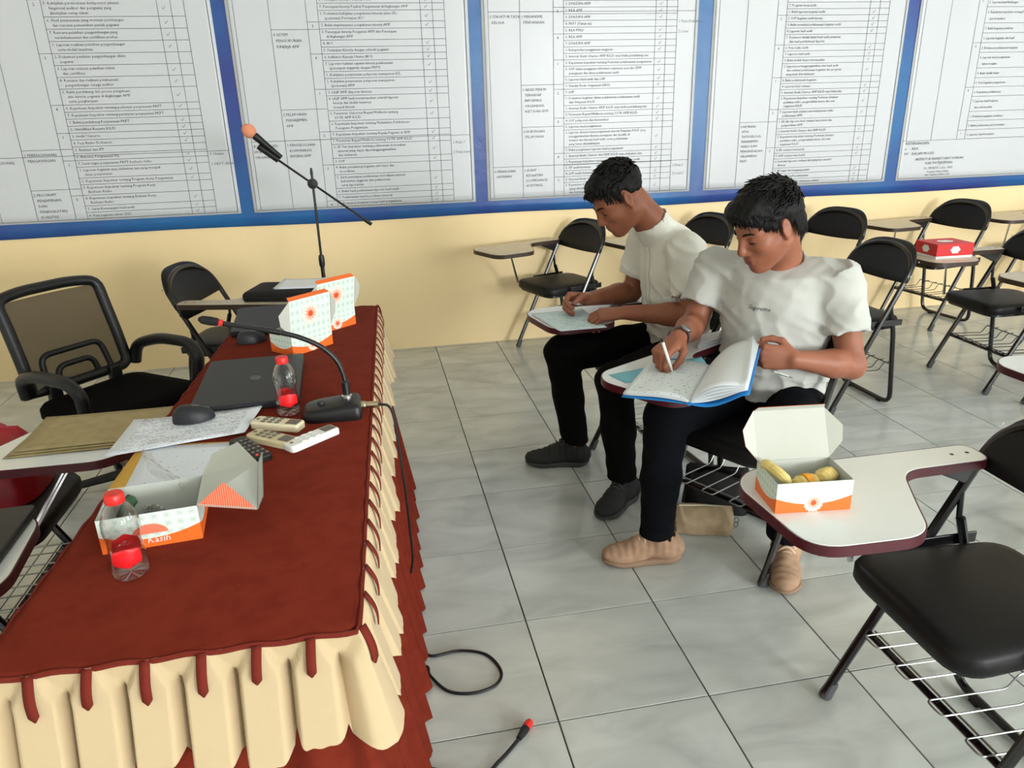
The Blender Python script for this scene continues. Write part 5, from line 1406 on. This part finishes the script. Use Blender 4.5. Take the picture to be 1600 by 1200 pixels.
p1, base1, info1, shirt1, sv1, RC1, A1, hw1 = person('p1', 'man in a white collarless button shirt and black trousers writing on a tablet', J1, (.562, -1.955, 1.113), axes(181, 38, 0), 'skin_far', 'shirt_cotton', 'trouser_black', hair_short, hands1, 190, 187, 17, .62, 'shoe_black', 'sole_grey', 'lace_black',
    dict(R=((.478, -1.875), (.222, -1.815)), L=((.570, -2.175), (.385, -2.335))), .515, 'p1')
# ---- the man in the T-shirt
J2 = dict(pelvis=(.935, -2.485, .545), chest=(.915, -2.50, .785), neck=(.925, -2.485, .968), shL=(1.060, -2.605, .90), shR=(.775, -2.335, .91),
          elL=(1.065, -2.71, .665), wrL=(.850, -2.735, .712), elR=(.700, -2.36, .730), wrR=(.540, -2.598, .762),
          hipL=(.97, -2.575, .505), knL=(.80, -2.86, .49), anL=(.885, -2.735, .105), hipR=(.87, -2.415, .505), knR=(.510, -2.615, .515), anR=(.490, -2.622, .108))
fw = [(48, 52, 25), (62, 66, 35), (68, 70, 40), (70, 70, 40)]
fb = [(62, 72, 30), (66, 75, 35), (68, 76, 40), (66, 76, 40)]
hands2 = dict(R=((-.78, -.50, -.28), (.40, -.80, .10), (-.35, .10, .90), fw, [(.040, .046, -.018), (.066, .046, -.034), (.088, .036, -.046)]),
              L=((-.93, .28, .10), (.05, .10, .99), (-.28, -.95, .08), fb, [(.036, .048, -.018), (.064, .052, -.026), (.090, .046, -.030)]))
p2, base2, info2, shirt2, sv2, RC2, A2, hw2 = person('p2', 'man in a white T-shirt and dark trousers writing in an open notebook', J2, (.822, -2.568, 1.082), axes(187, 27, 0), 'skin_near', 'tshirt_cotton', 'trouser_navy', hair_full, hands2, 228, 212, 6, .58, 'shoe_tan', 'sole_tan', 'lace_tan',
    dict(R=((.578, -2.628), (.318, -2.600)), L=((.925, -2.695), (.800, -2.895))), .52, 'p2')

def shell_hit(sv, base, p, d):
    V, F = sv; bvh = BVHTree.FromPolygons([tuple(v) for v in V-np.array(base)], [tuple(f) for f in F])
    return lambda q: bvh.ray_cast(q, d)
# shirt details: pocket, placket, band collar
def project_strip(name, m, root, sv, base, pts, d, off, parent, thick=.002):
    hit = shell_hit(sv, base, None, Vector(d)); b = MB(); vs = []
    n0, n1 = len(pts), len(pts[0])
    for row in pts:
        for q in row:
            h = hit(Vector(q)-Vector(base)-Vector(d)*.3)
            v = (h[0]-Vector(d)*off) if h[0] is not None else Vector(q)-Vector(base)
            vs.append(v)
    b.add(vs, [(i*n1+j, (i+1)*n1+j, (i+1)*n1+j+1, i*n1+j+1) for i in range(n0-1) for j in range(n1-1)])
    return b.build(name, m, parent, smooth=60, solid=thick)
ch = A1['chest']; F1, L1, U1 = RC1[:, 0], RC1[:, 1], RC1[:, 2]
D1 = Vector(-(F1*.75+L1*.66)).normalized()
pk = [[ch+F1*.10+L1*(.062+.085*i/7)+U1*(-.125+.105*j/7) for j in range(8)] for i in range(8)]
project_strip('chest_pocket', 'shirt_cotton', p1, sv1, base1, pk, D1, .0022, shirt1)
D1b = Vector(-F1).normalized()
pk = [[ch+F1*.10+L1*(-.014+.028*i/2)+U1*(-.10+.26*j/19) for j in range(20)] for i in range(3)]
project_strip('placket', 'shirt_cotton', p1, sv1, base1, pk, D1b, .002, shirt1)
# script lettering across the T-shirt's chest
F2, L2, U2 = RC2[:, 0], RC2[:, 1], RC2[:, 2]
M4 = Matrix(((L2[0], U2[0], F2[0], 0), (L2[1], U2[1], F2[1], 0), (L2[2], U2[2], F2[2], 0), (0, 0, 0, 1)))
o_ = A2['chest']+F2*.16+L2*(-.062)+U2*(.050)
text('Supreme', .020, Matrix.Translation(Vector(o_)) @ M4, ('tee', 0), shear=.35); bake_text()
tb = TEXTM.pop(('tee', 0)); hit = shell_hit(sv2, base2, None, Vector(-F2)); vs = []
for v in tb.v:
    q = Vector(v)-Vector(base2); h = hit(q+Vector(F2)*.1); vs.append(tuple(h[0]+Vector(F2)*.0022) if h[0] is not None else tuple(q))
tb.v = vs; tb.build('chest_lettering', 'print_ink', shirt2, smooth=0)
# wrist watch on the writing hand
wv = Vector(A2['elR']-A2['wrR']).normalized(); wc = Vector(A2['wrR'])+wv*.022
watch = thing('wristwatch', 'steel wristwatch on the writing hand of the man in the T-shirt', 'watch', wc)
R_ = wv.to_track_quat('Z', 'Y').to_matrix(); n_ = 28
b = MB(); b.lathe([(.0325, -.009), (.0340, -.009), (.0340, .009), (.0325, .009), (.0325, -.009)], n_, (0, 0, 0), R_, close=False); b.build('strap', 'grey_rubber', watch)
up = Vector((.2, -.6, .75)); up = (up-wv*up.dot(wv)).normalized()
Rw = Matrix((up.cross(wv)*-1, wv, up)).transposed()
b = MB(); b.lathe([(.002, .0410), (.015, .0410), (.0168, .0390), (.0168, .0335)], 20, (0, 0, 0), Rw); b.build('case', 'steel', watch)

# ------------------------------------------------------------------ pens
def pen(a, c, r, label, m, tipm, name='pen'):
    a, c = Vector(a), Vector(c); o = thing(name, label, 'pen', a); d = c-a; L_ = d.length; d = d.normalized()
    MB().tube([d*.0, d*.010], [.0008, r*.8], 8).build('tip', tipm, o)
    MB().tube([d*.010, d*.035], [r*.8, r], 10).build('grip', 'black_plastic' if m != 'white_plastic' else 'white_plastic', o)
    MB().tube([d*.035, d*(L_-.012)], r, 10).build('barrel', m, o)
    MB().tube([d*(L_-.012), d*L_], [r*.75, r*.6], 8).build('button', tipm, o)
    x, y = frame(d); MB().tube([d*(L_-.045)+x*r*1.25, d*(L_-.014)+x*r*1.25], .0011, 5).build('clip', tipm, o)
t = info2['R'][1]
pen(t((.098, .034, -.062)), t((.122, .050, .072)), .0046, 'white ballpoint pen in the writing hand of the man in the T-shirt', 'white_plastic', 'black_plastic')
t = info2['L'][1]
pen(t((.060, -.040, .004)), t((-.002, -.052, .022)), .0034, 'slim white pen clasped in the hand that lifts the notebook pages', 'white_plastic', 'steel')
t = info1['R'][1]
pen(t((.108, .018, -.030)), t((.040, .012, -.040)), .0040, 'short white pen held up by the man in the button shirt', 'white_plastic', 'steel')
t = info1['L'][1]
pen(t((.080, .040, -.052)), t((.030, .045, .022)), .0036, 'grey pen in the lower hand of the man in the button shirt', 'steel', 'black_plastic')

# ------------------------------------------------------------------ notebook, cards and forms on the tablets of the two men
def lerp(a, b, t): return a+(b-a)*t
nb = thing('notebook', 'open notebook with blue cover, right pages lifted by hand', 'notebook', (.52, -2.77, 0))
O3 = Vector((.52, -2.77, 0))
S0, S1 = Vector((.452, -2.900, .676)), Vector((.632, -2.640, .676))
A0, A1_ = Vector((.305, -2.785, .672)), Vector((.485, -2.530, .672))
E0, E1 = Vector((.586, -2.962, .722)), Vector((.742, -2.722, .765))
def leafsurf(nm, m, a0, a1, e0, e1, lift, bulge, off, uvflip=False, th=.0016):
    b = MB(); nu, nv = 16, 10; vs = []; uv = []
    for i in range(nu+1):
        for j in range(nv+1):
            u, v = i/nu, j/nv; p = lerp(lerp(a0, e0, u), lerp(a1, e1, u), v)
            z = bulge*math.sin(PI*min(1, u*1.15))*(1-.35*u)+lift*u
            vs.append(tuple(p-O3+Vector((0, 0, z+off)))); uv.append((u if not uvflip else 1-u, v))
    for i in range(nu):
        for j in range(nv):
            f = (i*(nv+1)+j, (i+1)*(nv+1)+j, (i+1)*(nv+1)+j+1, i*(nv+1)+j+1); b.uv[len(b.f)] = [uv[q] for q in f]; b.f.append(f)
    b.v = vs; return b.build(nm, m, nb, smooth=60, solid=th)
leafsurf('cover', 'blue_card', S0, S1, A0+Vector((-.004, .002, -.003)), A1_+Vector((-.004, .002, -.003)), 0, .002, -.004)
leafsurf('cover', 'blue_card', S0, S1, E0+Vector((.005, -.003, -.008)), E1+Vector((.005, -.003, -.008)), 0, -.020, -.003)
for k in range(4): leafsurf('page', 'page_white' if k < 3 else 'written_page', S0, S1, A0, A1_, 0, .006+.001*k, .0012+.0016*k, True, .001)
for k in range(5): leafsurf('page', 'page_white', S0, S1, E0+Vector((.000, .000, .003*k)), E1+Vector((-.004*k, .002*k, .004*k)), 0, -.010+.008*k, .0012+.0016*k, False, .0008)
b = MB(); b.tube([S0-O3+Vector((0, 0, -.002)), S1-O3+Vector((0, 0, -.002))], .006, 8); b.build('spine', 'blue_card', nb)
ZT = TZ+.0018
sheet('folder', [(.352, -2.672), (.640, -2.640), (.668, -2.500), (.325, -2.590)], ZT, 'cyan_card', 'light blue card folder under the open notebook', 'folder', curl=.0, th=.001)
sheet('card', [(.500, -2.535), (.575, -2.565), (.600, -2.515), (.525, -2.488)], ZT+.0035, 'blue_card', 'dark blue card lying behind the writing hand', 'card', curl=.0)
sheet('paper_stack', [(.690, -2.425), (.775, -2.395), (.835, -2.300), (.740, -2.330)], ZT, 'paper_white', 'small stack of papers on the tablet arm between the two men', 'paper', sheets=6, th=.0035, curl=.003, seed=12)
sheet('form_sheets', [(.300, -2.090), (.478, -2.088), (.462, -1.812), (.252, -1.832)], ZT, 'blue_form', 'pale blue-white forms under the hands of the man in the button shirt', 'paper', sheets=3, th=.0012, curl=.003, seed=14)

# ------------------------------------------------------------------ bags under the chair
def pouch(name, c, ang, size, m, label, ring):
    L_, D, Hh = size; o = thing(name, label, 'bag', (c[0], c[1], 0), math.radians(ang)); b = MB()
    ex = lambda q, e: math.copysign(abs(q)**e, q)
    def fn(u, v):
        a = 2*PI*u; k = (1-.75*v**2.4)
        return (L_/2*ex(math.cos(a), .45)*(1-.08*v)+.004*math.sin(6*a+v*5), D/2*k*ex(math.sin(a), .6)+.003*math.sin(8*a+v*7), .002+Hh*v*(1-.06*math.sin(a*2)))
    b.grid(fn, 40, 14, closed=True); b.f.append(tuple(range(0, 40*14, 14))); b.f.append(tuple(range(13, 40*14, 14)))
    b.build('body', m, o, smooth=60)
    MB().tube([(-L_*.44, 0, Hh*1.0), (0, .002, Hh*1.02), (L_*.44, 0, Hh*1.0)], .004, 6).build('zip', 'cream_plastic' if ring else 'black_tube', o)
    if ring:
        for k in range(2):
            MB().tube([(L_*.5+.008+.007*math.cos(t), -.01+.003*k, .05-.02*k+.010*math.sin(t)) for t in [2*PI*q/12 for q in range(12)]], .0016, 5, closed=True).build('key_ring', 'steel', o)
    else:
        MB().tube(smooth_path([(-L_*.3, -.02, Hh*.95), (-L_*.15, -.04, Hh*1.1), (L_*.15, -.05, Hh*1.05), (L_*.32, -.03, Hh*.9)], 5), .008, 6).build('strap', 'black_fabric', o)
pouch('pencil_pouch', (.725, -2.485), -18, (.205, .085, .095), 'canvas_tan', 'tan canvas pouch with key ring under the T-shirt man\'s chair', True)
pouch('backpack', (.835, -2.345), -20, (.24, .13, .165), 'bag_black', 'black bag on the floor behind the tan pouch', False)
